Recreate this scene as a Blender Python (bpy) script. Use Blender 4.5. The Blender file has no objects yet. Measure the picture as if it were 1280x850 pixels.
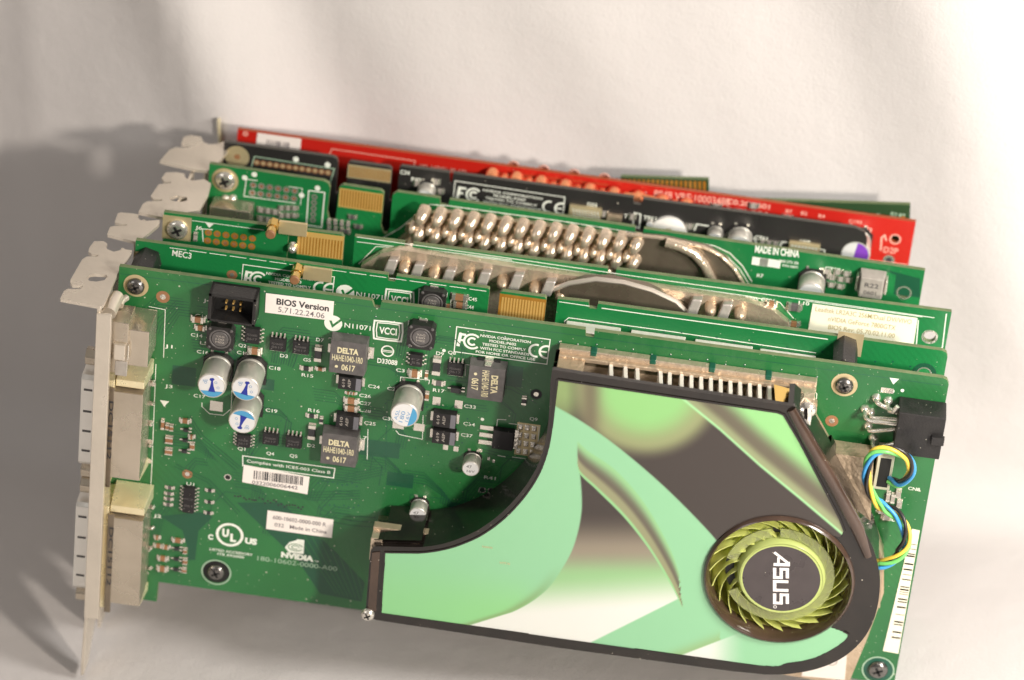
import bpy, math, random
import numpy as np
from mathutils import Matrix, Vector
from mathutils.geometry import tessellate_polygon

random.seed(7)
SC = bpy.context.scene
COL = SC.collection

# ------------------------------------------------------------------ camera
# calibrated against the front board (card frame: x right, y away, z up, millimetres,
# origin at the top left corner of the front board); the cards lean 6.65 deg to the right
FPX = 4615.370460678238
R_CAM = np.array([[0.9899982631162806, 0.10600319935662036, 0.09309543894793246],
                  [0.13430053587172572, -0.5060214505612416, -0.8520009727907969],
                  [-0.04320653991370905, 0.8559822505741913, -0.5151966436329215]])
C_CAM = np.array([152.91653573, -864.50655387, 513.91926148])
TILT = math.radians(6.65)
G = Matrix.Translation((0, 0, 129.0)) @ Matrix.Rotation(TILT, 4, 'Y')      # card frame -> world (mm)
S = 0.001

def mm(m):            # millimetre matrix -> metre matrix
    m = m.copy(); m.translation = m.translation * S; return m

cam_d = bpy.data.cameras.new('camera'); cam = bpy.data.objects.new('camera', cam_d); COL.objects.link(cam)
Rl = Matrix(((R_CAM[0][0], -R_CAM[1][0], -R_CAM[2][0]),
             (R_CAM[0][1], -R_CAM[1][1], -R_CAM[2][1]),
             (R_CAM[0][2], -R_CAM[1][2], -R_CAM[2][2]))).to_4x4()
cam.matrix_world = mm(G @ (Matrix.Translation(Vector(C_CAM)) @ Rl))
cam_d.sensor_width = 36; cam_d.sensor_fit = 'HORIZONTAL'; cam_d.lens = FPX / 1280 * 36
cam_d.clip_start = 0.05; cam_d.clip_end = 20
cam_d.dof.use_dof = True; cam_d.dof.focus_distance = 1.012; cam_d.dof.aperture_fstop = 9.5
SC.camera = cam

# ------------------------------------------------------------------ light, world, exposure
W = bpy.data.worlds.new('World'); SC.world = W; W.use_nodes = True
nt = W.node_tree; nt.nodes.clear()
out = nt.nodes.new('ShaderNodeOutputWorld'); bg = nt.nodes.new('ShaderNodeBackground')
tc = nt.nodes.new('ShaderNodeTexCoord'); sep = nt.nodes.new('ShaderNodeSeparateXYZ')
rmp = nt.nodes.new('ShaderNodeValToRGB'); mr = nt.nodes.new('ShaderNodeMapRange')
mr.inputs['From Min'].default_value = -0.3; mr.inputs['From Max'].default_value = 1
nt.links.new(tc.outputs['Generated'], sep.inputs[0]); nt.links.new(sep.outputs['Z'], mr.inputs[0])
nt.links.new(mr.outputs[0], rmp.inputs[0])
rmp.color_ramp.elements[0].color = (.30, .27, .25, 1); rmp.color_ramp.elements[1].color = (1.25, 1.16, 1.06, 1)
e = rmp.color_ramp.elements.new(.45); e.color = (.36, .33, .31, 1)
nt.links.new(rmp.outputs[0], bg.inputs[0]); bg.inputs[1].default_value = 0.28
nt.links.new(bg.outputs[0], out.inputs[0])

def area(name, loc, target, size, power, col, shape='DISK', size_y=None):
    l = bpy.data.lights.new(name, 'AREA'); l.shape = shape; l.size = size
    if size_y: l.size_y = size_y
    l.energy = power; l.color = col
    o = bpy.data.objects.new(name, l); COL.objects.link(o); o.location = loc
    o.rotation_euler = (Vector(target) - Vector(loc)).to_track_quat('-Z', 'Y').to_euler()
    return o
area('key_lamp', (0.80, -0.84, 0.46), (0.12, 0.05, 0.06), 0.085, 11.6, (1.0, .90, .79))
area('left_fill', (-0.55, -0.75, 0.75), (0.0, 0.0, 0.05), 0.5, 1.7, (1.0, .965, .92), 'RECTANGLE', 0.4)  # added fill from the left front, lifts the connector mouths and bracket
area('table_fill', (0.44, -0.20, 0.31), (0.33, -0.13, 0.0), 0.12, 2.4, (1.0, .95, .89))  # added fill above the right side, brightens the table there

SC.view_settings.view_transform = 'Standard'; SC.view_settings.look = 'None'
SC.view_settings.exposure = 0; SC.view_settings.gamma = 1

# ------------------------------------------------------------------ materials
def lin(c):
    return tuple(((v / 255) / 12.92 if v / 255 <= .04045 else ((v / 255 + .055) / 1.055) ** 2.4) for v in c)

def mat(name, col, rough=.5, metal=0., coat=0., noise=None, bump=0., bscale=400, spec=.5, trans=0., dust=0., emit=None, alpha=None, sss=0):
    """noise = (scale, amount, colour2) in object space"""
    m = bpy.data.materials.new(name); m.use_nodes = True
    n = m.node_tree.nodes; L = m.node_tree.links; p = n['Principled BSDF']
    p.inputs['Base Color'].default_value = (*col, 1); p.inputs['Roughness'].default_value = rough
    p.inputs['Metallic'].default_value = metal; p.inputs['Coat Weight'].default_value = coat
    p.inputs['Coat Roughness'].default_value = .15; p.inputs['Specular IOR Level'].default_value = spec
    p.inputs['Transmission Weight'].default_value = trans
    if sss: p.inputs['Subsurface Weight'].default_value = sss; p.inputs['Subsurface Scale'].default_value = .002
    cur = None
    t = n.new('ShaderNodeTexCoord')
    if noise:
        nz = n.new('ShaderNodeTexNoise'); nz.inputs['Scale'].default_value = noise[0]; nz.inputs['Detail'].default_value = 6
        L.new(t.outputs['Object'], nz.inputs['Vector'])
        r = n.new('ShaderNodeMapRange'); r.inputs['From Min'].default_value = .35; r.inputs['From Max'].default_value = .68
        r.inputs['To Max'].default_value = noise[1]; L.new(nz.outputs['Fac'], r.inputs[0])
        mx = n.new('ShaderNodeMixRGB'); mx.inputs[1].default_value = (*col, 1); mx.inputs[2].default_value = (*noise[2], 1)
        L.new(r.outputs[0], mx.inputs[0]); cur = mx.outputs[0]
        rr = n.new('ShaderNodeMapRange'); rr.inputs['From Min'].default_value = .3; rr.inputs['From Max'].default_value = .7
        rr.inputs['To Min'].default_value = max(rough - .08, .02); rr.inputs['To Max'].default_value = min(rough + .12, 1)
        L.new(nz.outputs['Fac'], rr.inputs[0]); L.new(rr.outputs[0], p.inputs['Roughness'])
    if dust:
        # real dust: small pale specks lying on the surface
        f = None
        for sc_, th in ((330, .085), (900, .11)):
            v = n.new('ShaderNodeTexVoronoi'); v.inputs['Scale'].default_value = sc_; L.new(t.outputs['Object'], v.inputs['Vector'])
            lt = n.new('ShaderNodeMath'); lt.operation = 'LESS_THAN'; lt.inputs[1].default_value = th; L.new(v.outputs['Distance'], lt.inputs[0])
            sp = n.new('ShaderNodeSeparateColor'); L.new(v.outputs['Color'], sp.inputs[0])
            g = n.new('ShaderNodeMath'); g.operation = 'LESS_THAN'; g.inputs[1].default_value = dust; L.new(sp.outputs[0], g.inputs[0])
            mu = n.new('ShaderNodeMath'); mu.operation = 'MULTIPLY'; L.new(lt.outputs[0], mu.inputs[0]); L.new(g.outputs[0], mu.inputs[1])
            if f is None: f = mu
            else:
                a = n.new('ShaderNodeMath'); a.operation = 'MAXIMUM'; L.new(f.outputs[0], a.inputs[0]); L.new(mu.outputs[0], a.inputs[1]); f = a
        k = n.new('ShaderNodeMath'); k.operation = 'MULTIPLY'; k.inputs[1].default_value = .7; L.new(f.outputs[0], k.inputs[0])
        mx2 = n.new('ShaderNodeMixRGB'); mx2.inputs[2].default_value = (.62, .58, .48, 1); mx2.inputs[1].default_value = (*col, 1)
        if cur: L.new(cur, mx2.inputs[1])
        L.new(k.outputs[0], mx2.inputs[0]); cur = mx2.outputs[0]
    if cur: L.new(cur, p.inputs['Base Color'])
    if bump:
        b = n.new('ShaderNodeTexNoise'); b.inputs['Scale'].default_value = bscale; b.inputs['Detail'].default_value = 4
        L.new(t.outputs['Object'], b.inputs['Vector'])
        bn = n.new('ShaderNodeBump'); bn.inputs['Strength'].default_value = bump; bn.inputs['Distance'].default_value = .0005
        L.new(b.outputs['Fac'], bn.inputs['Height']); L.new(bn.outputs[0], p.inputs['Normal'])
    return m

M = {}
def pcb(name, c1, c2, dust=.16):
    """solder mask over copper: copper pours, bundles of traces and via specks show through the lacquer"""
    m = mat(name, c1, rough=.34, coat=.35, noise=(26, .8, c2), dust=dust, bump=.12, bscale=1500)
    n = m.node_tree.nodes; L = m.node_tree.links; p = n['Principled BSDF']
    src = p.inputs['Base Color'].links[0].from_socket
    t = n.new('ShaderNodeTexCoord')
    w = n.new('ShaderNodeTexWave'); w.wave_type = 'BANDS'; w.bands_direction = 'DIAGONAL'; w.inputs['Scale'].default_value = 260; w.inputs['Distortion'].default_value = 1.5
    w.inputs['Detail'].default_value = 1; L.new(t.outputs['Object'], w.inputs['Vector'])
    msk = n.new('ShaderNodeTexVoronoi'); msk.inputs['Scale'].default_value = 42; L.new(t.outputs['Object'], msk.inputs['Vector'])
    sp = n.new('ShaderNodeSeparateColor'); L.new(msk.outputs['Color'], sp.inputs[0])
    gt = n.new('ShaderNodeMath'); gt.operation = 'GREATER_THAN'; gt.inputs[1].default_value = .62; L.new(sp.outputs[0], gt.inputs[0])
    w2 = n.new('ShaderNodeMath'); w2.operation = 'GREATER_THAN'; w2.inputs[1].default_value = .55; L.new(w.outputs['Fac'], w2.inputs[0])
    mu = n.new('ShaderNodeMath'); mu.operation = 'MULTIPLY'; L.new(gt.outputs[0], mu.inputs[0]); L.new(w2.outputs[0], mu.inputs[1])
    k = n.new('ShaderNodeMath'); k.operation = 'MULTIPLY'; k.inputs[1].default_value = .14; L.new(mu.outputs[0], k.inputs[0])
    mx = n.new('ShaderNodeMixRGB'); mx.inputs[2].default_value = (*[v * .45 for v in c1], 1)
    L.new(src, mx.inputs[1]); L.new(k.outputs[0], mx.inputs[0]); L.new(mx.outputs[0], p.inputs['Base Color'])
    return m
M['green'] = pcb('green_solder_mask', (.022, .165, .042), (.013, .110, .034), dust=.34)
M['green_dk'] = mat('green_mask_bare', (.010, .085, .052), .32, coat=.3, dust=.1)
M['green_tr'] = mat('green_mask_trace', (.010, .078, .038), .35, coat=.3)
M['green_rear'] = pcb('green_solder_mask_clean', (.012, .195, .050), (.008, .145, .042), dust=.08)
M['edge'] = mat('board_edge', (.16, .20, .09), .6, noise=(300, .6, (.08, .14, .06)))
M['edge_b'] = mat('black_board_edge', (.07, .065, .055), .6)
M['edge_r'] = mat('red_board_edge', (.35, .07, .02), .6)
M['silk'] = mat('silkscreen_ink', (.80, .82, .74), .6, noise=(900, .25, (.5, .6, .5)))
M['silk_dim'] = mat('thin_silkscreen_ink', (.35, .50, .36), .6)
M['red'] = mat('red_solder_mask', (.46, .015, .008), .33, coat=.3, noise=(26, .6, (.50, .014, .010)), dust=.04)
M['red_print'] = mat('pink_print', (.80, .40, .32), .6)
M['black_pcb'] = mat('black_solder_mask', (.022, .020, .020), .32, coat=.3, noise=(30, .6, (.036, .033, .032)), dust=.06)
M['tealgreen'] = mat('dark_green_mask', (.020, .060, .022), .4, coat=.2)
M['gold'] = mat('gold_plating', (.46, .20, .025), .35, .35, noise=(220, .5, (.60, .33, .08)))
M['gold_lt'] = mat('gold_contact', (.82, .52, .16), .3, .4)
M['gold_pad'] = mat('gold_washed_pad', (.72, .60, .36), .45, .6, noise=(300, .6, (.58, .46, .26)))
M['tin'] = mat('solder_tin', (.82, .78, .70), .22, .8, bump=.3, bscale=900)
M['steel'] = mat('bracket_steel', (.74, .67, .57), .30, .6, noise=(60, .45, (.52, .47, .41)), bump=.15, bscale=700)
M['steel_sh'] = mat('connector_shell', (.66, .58, .47), .24, .8, noise=(90, .6, (.46, .40, .32)), bump=.45, bscale=260)
M['brass'] = mat('brass', (.80, .55, .18), .22, 1.)
M['gilt'] = mat('gilt_shell', (.95, .86, .58), .25, .55, noise=(120, .5, (.84, .70, .42)), bump=.4, bscale=300)
M['screw'] = mat('dark_screw', (.22, .21, .20), .25, .9)
M['screw_lt'] = mat('bright_screw', (.75, .71, .64), .22, .8)
M['chip'] = mat('chip_plastic', (.015, .014, .015), .5, noise=(600, .6, (.028, .026, .027)), dust=.12, spec=.35)
M['plastic'] = mat('black_plastic', (.016, .015, .015), .42, spec=.4, noise=(300, .5, (.032, .030, .029)), dust=.18, bump=.2, bscale=1500)
M['plastic_dk'] = mat('black_recess', (.008, .008, .008), .6)
M['ferrite'] = mat('ferrite_grey', (.085, .079, .078), .42, noise=(500, .7, (.13, .12, .118)), bump=.25, bscale=1600)
M['ferrite_lt'] = mat('ferrite_light', (.32, .29, .26), .45, noise=(500, .7, (.40, .37, .33)))
M['gold_ink'] = mat('gold_ink', (.66, .60, .38), .5)
M['mlcc'] = mat('ceramic_brown', (.30, .15, .07), .5, noise=(800, .5, (.22, .10, .05)))
M['res'] = mat('resistor_black', (.03, .03, .032), .35)
M['tant_bar'] = mat('tantalum_bar', (.16, .16, .18), .45)
M['alu'] = mat('capacitor_can', (.62, .60, .54), .38, .55, bump=.15, bscale=900, noise=(400, .4, (.52, .50, .45)))
M['cap_top'] = mat('capacitor_top', (.70, .70, .70), .42, .15)
M['cap_blue'] = mat('capacitor_blue', (.07, .30, .52), .45)
M['cap_purple'] = mat('capacitor_purple', (.20, .05, .45), .4)
M['marker'] = mat('marker_blue', (.015, .03, .28), .4)
M['cap_ink'] = mat('capacitor_ink', (.18, .34, .55), .5)
M['paper'] = mat('sticker_paper', (.82, .76, .71), .55, noise=(200, .25, (.74, .68, .62)))
M['paper_w'] = mat('sticker_paper_white', (.80, .77, .62), .5)
M['ink'] = mat('sticker_ink', (.03, .03, .035), .6)
M['ink_g'] = mat('sticker_grey_ink', (.18, .16, .17), .6)
M['ink_b'] = mat('sticker_brown_ink', (.42, .33, .14), .6)
M['frame'] = mat('shroud_black', (.011, .009, .008), .14, coat=.3, noise=(200, .5, (.024, .018, .015)), dust=.10)
M['smoke'] = mat('shroud_smoke', (.045, .027, .019), .16, coat=.5, noise=(120, .6, (.085, .05, .034)), dust=.08)
M['bronze'] = mat('heatsink_bronze', (.62, .49, .35), .32, .62, noise=(140, .7, (.46, .35, .24)), bump=.9, bscale=700)
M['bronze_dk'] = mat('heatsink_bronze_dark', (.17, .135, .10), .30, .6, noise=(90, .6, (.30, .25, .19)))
M['nickel'] = mat('heatsink_nickel', (.74, .61, .47), .24, .68, noise=(160, .6, (.60, .47, .34)), bump=.7, bscale=450)
M['plate'] = mat('polished_plate', (.90, .85, .77), .25, .3, bump=.4, bscale=400)
M['fin'] = mat('fin_cut_aluminium', (.78, .70, .62), .42, .8)
M['pad'] = mat('thermal_pad', (.72, .66, .60), .7)
M['fin_grey'] = mat('grey_fin', (.54, .49, .45), .38, .5, bump=.3, bscale=500)
M['copper'] = mat('copper', (.95, .38, .18), .24, .8, noise=(160, .5, (.72, .26, .13)))
M['lime'] = mat('lime_plastic', (.86, .92, .28), .14, trans=.42, coat=.4)
M['lime_lt'] = mat('lime_hub', (.62, .72, .24), .22, trans=.35, coat=.4)
M['clear_lime'] = mat('clear_lime_plastic', (.84, .90, .42), .10, trans=.85, coat=.3)
M['housing'] = mat('fan_housing', (.60, .58, .20), .3, noise=(150, .5, (.42, .34, .12)), coat=.3)
M['hub'] = mat('hub_sticker', (.055, .045, .046), .3, noise=(200, .4, (.08, .066, .066)), dust=.06)
M['logo'] = mat('logo_white', (.82, .78, .76), .4)
M['w_blue'] = mat('wire_blue', (.05, .30, .62), .35)
M['w_green'] = mat('wire_green', (.16, .55, .14), .35)
M['w_yellow'] = mat('wire_yellow', (.85, .62, .08), .35)
M['w_black'] = mat('wire_black', (.02, .018, .018), .3)
M['dvi'] = mat('socket_plating', (.93, .90, .84), .28, .45, bump=.5, bscale=250)
M['wafer'] = mat('header_cream', (.50, .50, .38), .5)
M['white_pl'] = mat('white_plastic', (.78, .76, .72), .4)
def art_mat():
    m = mat('shroud_artwork', (1, 1, 1), .22, coat=.6, bump=.02, bscale=900)
    n = m.node_tree.nodes; a = n.new('ShaderNodeVertexColor'); a.layer_name = 'art'
    m.node_tree.links.new(a.outputs[0], n['Principled BSDF'].inputs['Base Color'])
    t = n.new('ShaderNodeTexCoord')
    return m
M['art'] = art_mat()

# ------------------------------------------------------------------ mesh builder (millimetres, card frame)
TXT = {}
def text_mesh(s, bold):
    k = (s, bold)
    if k not in TXT:
        c = bpy.data.curves.new('t', 'FONT'); c.body = s; c.size = 1; c.offset = .028 * bold; c.resolution_u = 3
        o = bpy.data.objects.new('t', c); me = bpy.data.meshes.new_from_object(o)
        vs = np.array([v.co[:2] for v in me.vertices]) if len(me.vertices) else np.zeros((0, 2))
        fs = [tuple(p.vertices) for p in me.polygons]
        bpy.data.objects.remove(o); bpy.data.curves.remove(c); bpy.data.meshes.remove(me)
        vs[:, 0] -= vs[:, 0].min(); TXT[k] = (vs, fs, vs[:, 0].max())
    return TXT[k]

OWN = {}
class MB:
    def __init__(s, fr): s.v = []; s.f = []; s.m = []; s.fr = fr; s.mats = []
    def mi(s, m):
        if m not in s.mats: s.mats.append(m)
        return s.mats.index(m)
    def add(s, vs, fs, m):
        b = len(s.v); s.v += [tuple(v) for v in vs]; i = s.mi(m)
        for f in fs: s.f.append(tuple(b + k for k in f)); s.m.append(i)
        return s
    def box(s, x0, x1, y0, y1, z0, z1, m, top=None):
        """top = (dx, dz) taper of the face at y0 (nearest the viewer)"""
        dx, dz = top or (0, 0)
        vs = [(x0 + dx, y0, z0 + dz), (x1 - dx, y0, z0 + dz), (x1 - dx, y0, z1 - dz), (x0 + dx, y0, z1 - dz), (x0, y1, z0), (x1, y1, z0), (x1, y1, z1), (x0, y1, z1)]
        return s.add(vs, [(0, 1, 2, 3), (5, 4, 7, 6), (1, 5, 6, 2), (4, 0, 3, 7), (3, 2, 6, 7), (4, 5, 1, 0)], m)
    def cbox(s, c, w, hgt, y0, y1, m, ang=0, top=None):
        """box centred on (x, z), turned in the board plane"""
        dx, dz = top or (0, 0); ca, sa = math.cos(ang), math.sin(ang); vs = []
        for y, ex, ez in ((y0, dx, dz), (y1, 0, 0)):
            for sx, sz in ((-1, -1), (1, -1), (1, 1), (-1, 1)):
                a, b = sx * (w / 2 - ex), sz * (hgt / 2 - ez); vs.append((c[0] + a * ca - b * sa, y, c[1] + a * sa + b * ca))
        return s.add(vs, [(0, 1, 2, 3), (5, 4, 7, 6), (1, 5, 6, 2), (4, 0, 3, 7), (3, 2, 6, 7), (4, 5, 1, 0)], m)
    def cyl(s, p0, p1, r0, r1=None, m='alu', n=20, capm=None):
        p0, p1 = Vector(p0), Vector(p1); r1 = r0 if r1 is None else r1; d = (p1 - p0).normalized()
        u = d.orthogonal().normalized(); w = d.cross(u); vs = []
        for p, r in ((p0, r0), (p1, r1)):
            for k in range(n):
                a = 2 * math.pi * k / n; vs.append(p + (u * math.cos(a) + w * math.sin(a)) * r)
        s.add(vs, [(k, (k + 1) % n, n + (k + 1) % n, n + k) for k in range(n)], m)
        b = len(s.v) - 2 * n
        for fc in (tuple(b + k for k in reversed(range(n))), tuple(b + n + k for k in range(n))):
            s.f.append(fc); s.m.append(s.mi(capm or m))
        return s
    def lathe(s, c, axis, prof, m, n=24, ms=None):
        """profile = [(distance along axis, radius)]"""
        c = Vector(c); d = Vector(axis).normalized(); u = d.orthogonal().normalized(); w = d.cross(u); vs = []
        for t, r in prof:
            for k in range(n):
                a = 2 * math.pi * k / n; vs.append(c + d * t + (u * math.cos(a) + w * math.sin(a)) * r)
        for j in range(len(prof) - 1):
            pass
        b = len(s.v); s.v += [tuple(v) for v in vs]
        for j in range(len(prof) - 1):
            i = s.mi(ms[j] if ms else m)
            for k in range(n): s.f.append((b + j * n + k, b + j * n + (k + 1) % n, b + (j + 1) * n + (k + 1) % n, b + (j + 1) * n + k)); s.m.append(i)
        if prof[-1][1] > 0: s.f.append(tuple(b + (len(prof) - 1) * n + k for k in range(n))); s.m.append(s.mi(ms[-1] if ms else m))
        return s
    def poly(s, pts, y0, y1, m, sm=None, holes=()):
        """polygon of (x, z) with holes, extruded from y0 (front) to y1 (back); y1 None = a decal sheet"""
        loops = [list(pts)] + [list(h) for h in holes]
        flat = [p for l in loops for p in l]
        tri = tessellate_polygon([[Vector((p[0], p[1], 0)) for p in l] for l in loops])
        def orient(t):
            a, b, c = (flat[i] for i in t)
            return t if (b[0] - a[0]) * (c[1] - a[1]) - (b[1] - a[1]) * (c[0] - a[0]) > 0 else t[::-1]
        tri = [tuple(orient(t)) for t in tri]
        s.add([(p[0], y0, p[1]) for p in flat], tri, m)
        if y1 is not None:
            s.add([(p[0], y1, p[1]) for p in flat], [t[::-1] for t in tri], m)
            for l in loops:
                k = len(l); s.add([(p[0], y0, p[1]) for p in l] + [(p[0], y1, p[1]) for p in l], [(i, (i + 1) % k, k + (i + 1) % k, k + i) for i in range(k)], sm or m)
        return s
    def ring(s, c, r0, r1, y, m, n=28):
        y = s.lift(y)
        vs = [(c[0] + r * math.cos(2 * math.pi * k / n), y, c[1] + r * math.sin(2 * math.pi * k / n)) for r in (r0, r1) for k in range(n)]
        return s.add(vs, [(k, n + k, n + (k + 1) % n, (k + 1) % n) for k in range(n)], m)
    def lift(s, y):       # overlapping prints never share a plane
        s.k = getattr(s, 'k', 0) + 1; return y - .0035 * (s.k % 15)
    def disc(s, c, r, y, m, n=24):
        y = s.lift(y)
        return s.add([(c[0] + r * math.cos(2 * math.pi * k / n), y, c[1] + r * math.sin(2 * math.pi * k / n)) for k in range(n)], [tuple(range(n))], m)
    def line(s, pts, w, y, m, closed=False):
        y = s.lift(y)
        pts = [Vector((p[0], p[1])) for p in pts]; n = len(pts); vs = []
        for i, p in enumerate(pts):
            a = pts[(i - 1) % n] if (closed or i > 0) else None; b = pts[(i + 1) % n] if (closed or i < n - 1) else None
            d1 = (p - a).normalized() if a is not None else None; d2 = (b - p).normalized() if b is not None else None
            d = ((d1 or d2) + (d2 or d1)).normalized(); nn = Vector((-d.y, d.x))
            k = 1.0
            if d1 is not None and d2 is not None: k = 1 / max(nn.dot(Vector((-d1.y, d1.x))), .5)
            vs += [p + nn * w / 2 * k, p - nn * w / 2 * k]
        m_ = n if closed else n - 1
        return s.add([(v.x, y, v.y) for v in vs], [(2 * i, 2 * i + 1, 2 * ((i + 1) % n) + 1, 2 * ((i + 1) % n)) for i in range(m_)], m)
    def tube(s, path, r, m, n=10):
        P = [Vector(p) for p in path]; vs = []; u = None
        for i, p in enumerate(P):
            d = (P[min(i + 1, len(P) - 1)] - P[max(i - 1, 0)]).normalized()
            u = d.orthogonal().normalized() if u is None else (u - d * u.dot(d)).normalized(); w = d.cross(u)
            rr = r[i] if isinstance(r, (list, tuple)) else r
            vs += [p + (u * math.cos(2 * math.pi * k / n) + w * math.sin(2 * math.pi * k / n)) * rr for k in range(n)]
        fs = [(i * n + k, i * n + (k + 1) % n, (i + 1) * n + (k + 1) % n, (i + 1) * n + k) for i in range(len(P) - 1) for k in range(n)]
        fs += [tuple(reversed(range(n))), tuple((len(P) - 1) * n + k for k in range(n))]
        return s.add(vs, fs, m)
    def text(s, t, a, b, hgt, y, m, bold=0., stretch=True):
        """t written from baseline point a to b (x, z) with capital height hgt mm"""
        vs, fs, w = text_mesh(t, bold); y = s.lift(y)
        a = Vector(a); b = Vector(b); L = (b - a).length; d = (b - a) / L; nn = Vector((-d.y, d.x)); sx = L / w; sy = hgt / .70
        return s.add([(a.x + d.x * v[0] * sx + nn.x * v[1] * sy, y, a.y + d.y * v[0] * sx + nn.y * v[1] * sy) for v in vs], fs, m)
    def build(s, name, parent, bevel=0, smooth=None, label=None):
        me = bpy.data.meshes.new(name)
        TB = OWN[parent.name]                       # frame of the owning card, with its base
        R_ = TB.inverted() @ s.fr.M
        me.from_pydata([tuple((R_ @ Vector(v)) * S) for v in s.v], [], s.f)
        for k in s.mats: me.materials.append(M[k])
        me.polygons.foreach_set('material_index', s.m)
        if smooth:
            me.polygons.foreach_set('use_smooth', [True] * len(me.polygons)); me.set_sharp_from_angle(angle=math.radians(smooth))
        me.update(); o = bpy.data.objects.new(name, me); COL.objects.link(o)
        o.parent = parent; OWN[o.name] = TB
        if bevel:
            bv = o.modifiers.new('bevel', 'BEVEL'); bv.width = bevel * S; bv.segments = 2; bv.limit_method = 'ANGLE'; bv.angle_limit = math.radians(35)
        if label: o['label'] = label
        return o

class Frame:
    """one board plane: turns a photo pixel into board millimetres"""
    def __init__(s, Mx): s.M = Mx; s.I = Mx.inverted()
    def at(s, px, py, y=0.):
        d = R_CAM.T @ np.array([px - 640, py - 425, FPX]); c = Vector(C_CAM); q = s.I @ c; dl = s.I.to_3x3() @ Vector(d)
        t = (y - q.y) / dl.y; r = q + dl * t; return (r.x, r.z)
    def P(s, px, py, y=0.): a = s.at(px, py, y); return (a[0], y, a[1])
    def onz(s, px, py, z):
        d = R_CAM.T @ np.array([px - 640, py - 425, FPX]); c = Vector(C_CAM); q = s.I @ c; dl = s.I.to_3x3() @ Vector(d)
        t = (z - q.z) / dl.z; r = q + dl * t; return (r.x, r.y)

def card(name, label, frame, base):
    o = bpy.data.objects.new(name, None); COL.objects.link(o); o.empty_display_size = .01
    o.matrix_world = mm(G @ frame.M @ Matrix.Translation(Vector(base)))
    o['label'] = label; o['category'] = 'graphics card'; o['group'] = 'graphics cards standing in a row'
    OWN[o.name] = frame.M @ Matrix.Translation(Vector(base))
    return o

# ------------------------------------------------------------------ the cloth the cards stand on
def cloth():
    nx, ns = 220, 260; vs = []; X0, X1 = -.75, .95
    R_, Y0 = .020, .077
    prof = []
    flat_len = 1.0 + Y0; arc = R_ * math.radians(84)
    tot = flat_len + arc + .75
    rnd = random.Random(3)
    for j in range(ns + 1):
        t = tot * j / ns
        t = (j / ns) ** .8 * tot
        if t < flat_len: p = (-1.0 + t, 0.0); nrm = (0, 1)
        elif t < flat_len + arc:
            a = (t - flat_len) / R_; p = (Y0 + R_ * math.sin(a), R_ * (1 - math.cos(a))); nrm = (-math.sin(a), math.cos(a))
        else:
            a = math.radians(84); q = t - flat_len - arc
            p = (Y0 + R_ * math.sin(a) + q * math.cos(a), R_ * (1 - math.cos(a)) + q * math.sin(a)); nrm = (-math.sin(a), math.cos(a))
        prof.append((p, nrm, t))
    def ss1(t): t = max(0, min(1, t)); return t * t * (3 - 2 * t)
    def g(x, c, w): return math.exp(-((x - c) / w) ** 2)
    for (p, nrm, t) in prof:
        for i in range(nx + 1):
            x = X0 + (X1 - X0) * i / nx
            up = max(0, min(1, (t - flat_len + .01) / .08))
            v = max(0, t - flat_len)
            d = 0
            # soft folds of the hanging sheet
            w = x - .12 * v
            d += up * .6 * (.0040 * g(x, -.052, .004) - .0030 * g(x, -.060, .005))
            d += up * 1.15 * (.0075 * g(x + .35 * v, .062, .016) - .0065 * g(x + .35 * v, .088, .020)) * min(1, v / .08)
            d += up * 1.5 * (.0060 * g(x + .30 * v, .272, .028) + .0035 * math.sin(x * 19 + v * 9 + .5))
            d += up * (.0030 * g(x + .55 * v, .205, .018) + .0022 * math.sin((x + .5 * v) * 62) * g(x, .19, .07))
            d += up * .004 * g(v, .030, .012) * ss1((x - .2) / .06)
            d += (1 - up) * (.0006 * math.sin(x * 40 + t * 30) + .0006) * (1 if p[0] < -.05 or p[0] > .12 else 0)
            back = .026 * (1 - ss1((x + .10) / .12)) * ss1((p[0] - .02) / .05)     # the sheet hangs further back at the left
            vs.append((x, p[0] + back + nrm[0] * d, p[1] + nrm[1] * d - .0012 * (1 - up)))
    fs = [(j * (nx + 1) + i, j * (nx + 1) + i + 1, (j + 1) * (nx + 1) + i + 1, (j + 1) * (nx + 1) + i) for j in range(ns) for i in range(nx)]
    me = bpy.data.meshes.new('backdrop'); me.from_pydata(vs, [], fs); me.polygons.foreach_set('use_smooth', [True] * len(fs))
    m = mat('white_cotton_cloth', (.60, .575, .565), .85, noise=(9, .35, (.565, .54, .53)), spec=.2)
    n = m.node_tree.nodes; L = m.node_tree.links; t = n.new('ShaderNodeTexCoord')
    b1 = n.new('ShaderNodeTexNoise'); b1.inputs['Scale'].default_value = 18; b1.inputs['Detail'].default_value = 5; L.new(t.outputs['Object'], b1.inputs['Vector'])
    b2 = n.new('ShaderNodeTexNoise'); b2.inputs['Scale'].default_value = 1400; b2.inputs['Detail'].default_value = 2; L.new(t.outputs['Object'], b2.inputs['Vector'])
    k1 = n.new('ShaderNodeBump'); k1.inputs['Strength'].default_value = .5; k1.inputs['Distance'].default_value = .004
    k2 = n.new('ShaderNodeBump'); k2.inputs['Strength'].default_value = .35; k2.inputs['Distance'].default_value = .0004
    L.new(b1.outputs['Fac'], k1.inputs['Height']); L.new(b2.outputs['Fac'], k2.inputs['Height']); L.new(k1.outputs[0], k2.inputs['Normal'])
    L.new(k2.outputs[0], n['Principled BSDF'].inputs['Normal'])
    me.materials.append(m); me.update()
    o = bpy.data.objects.new('backdrop', me); COL.objects.link(o); o['kind'] = 'structure'
    return o
cloth()
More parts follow.
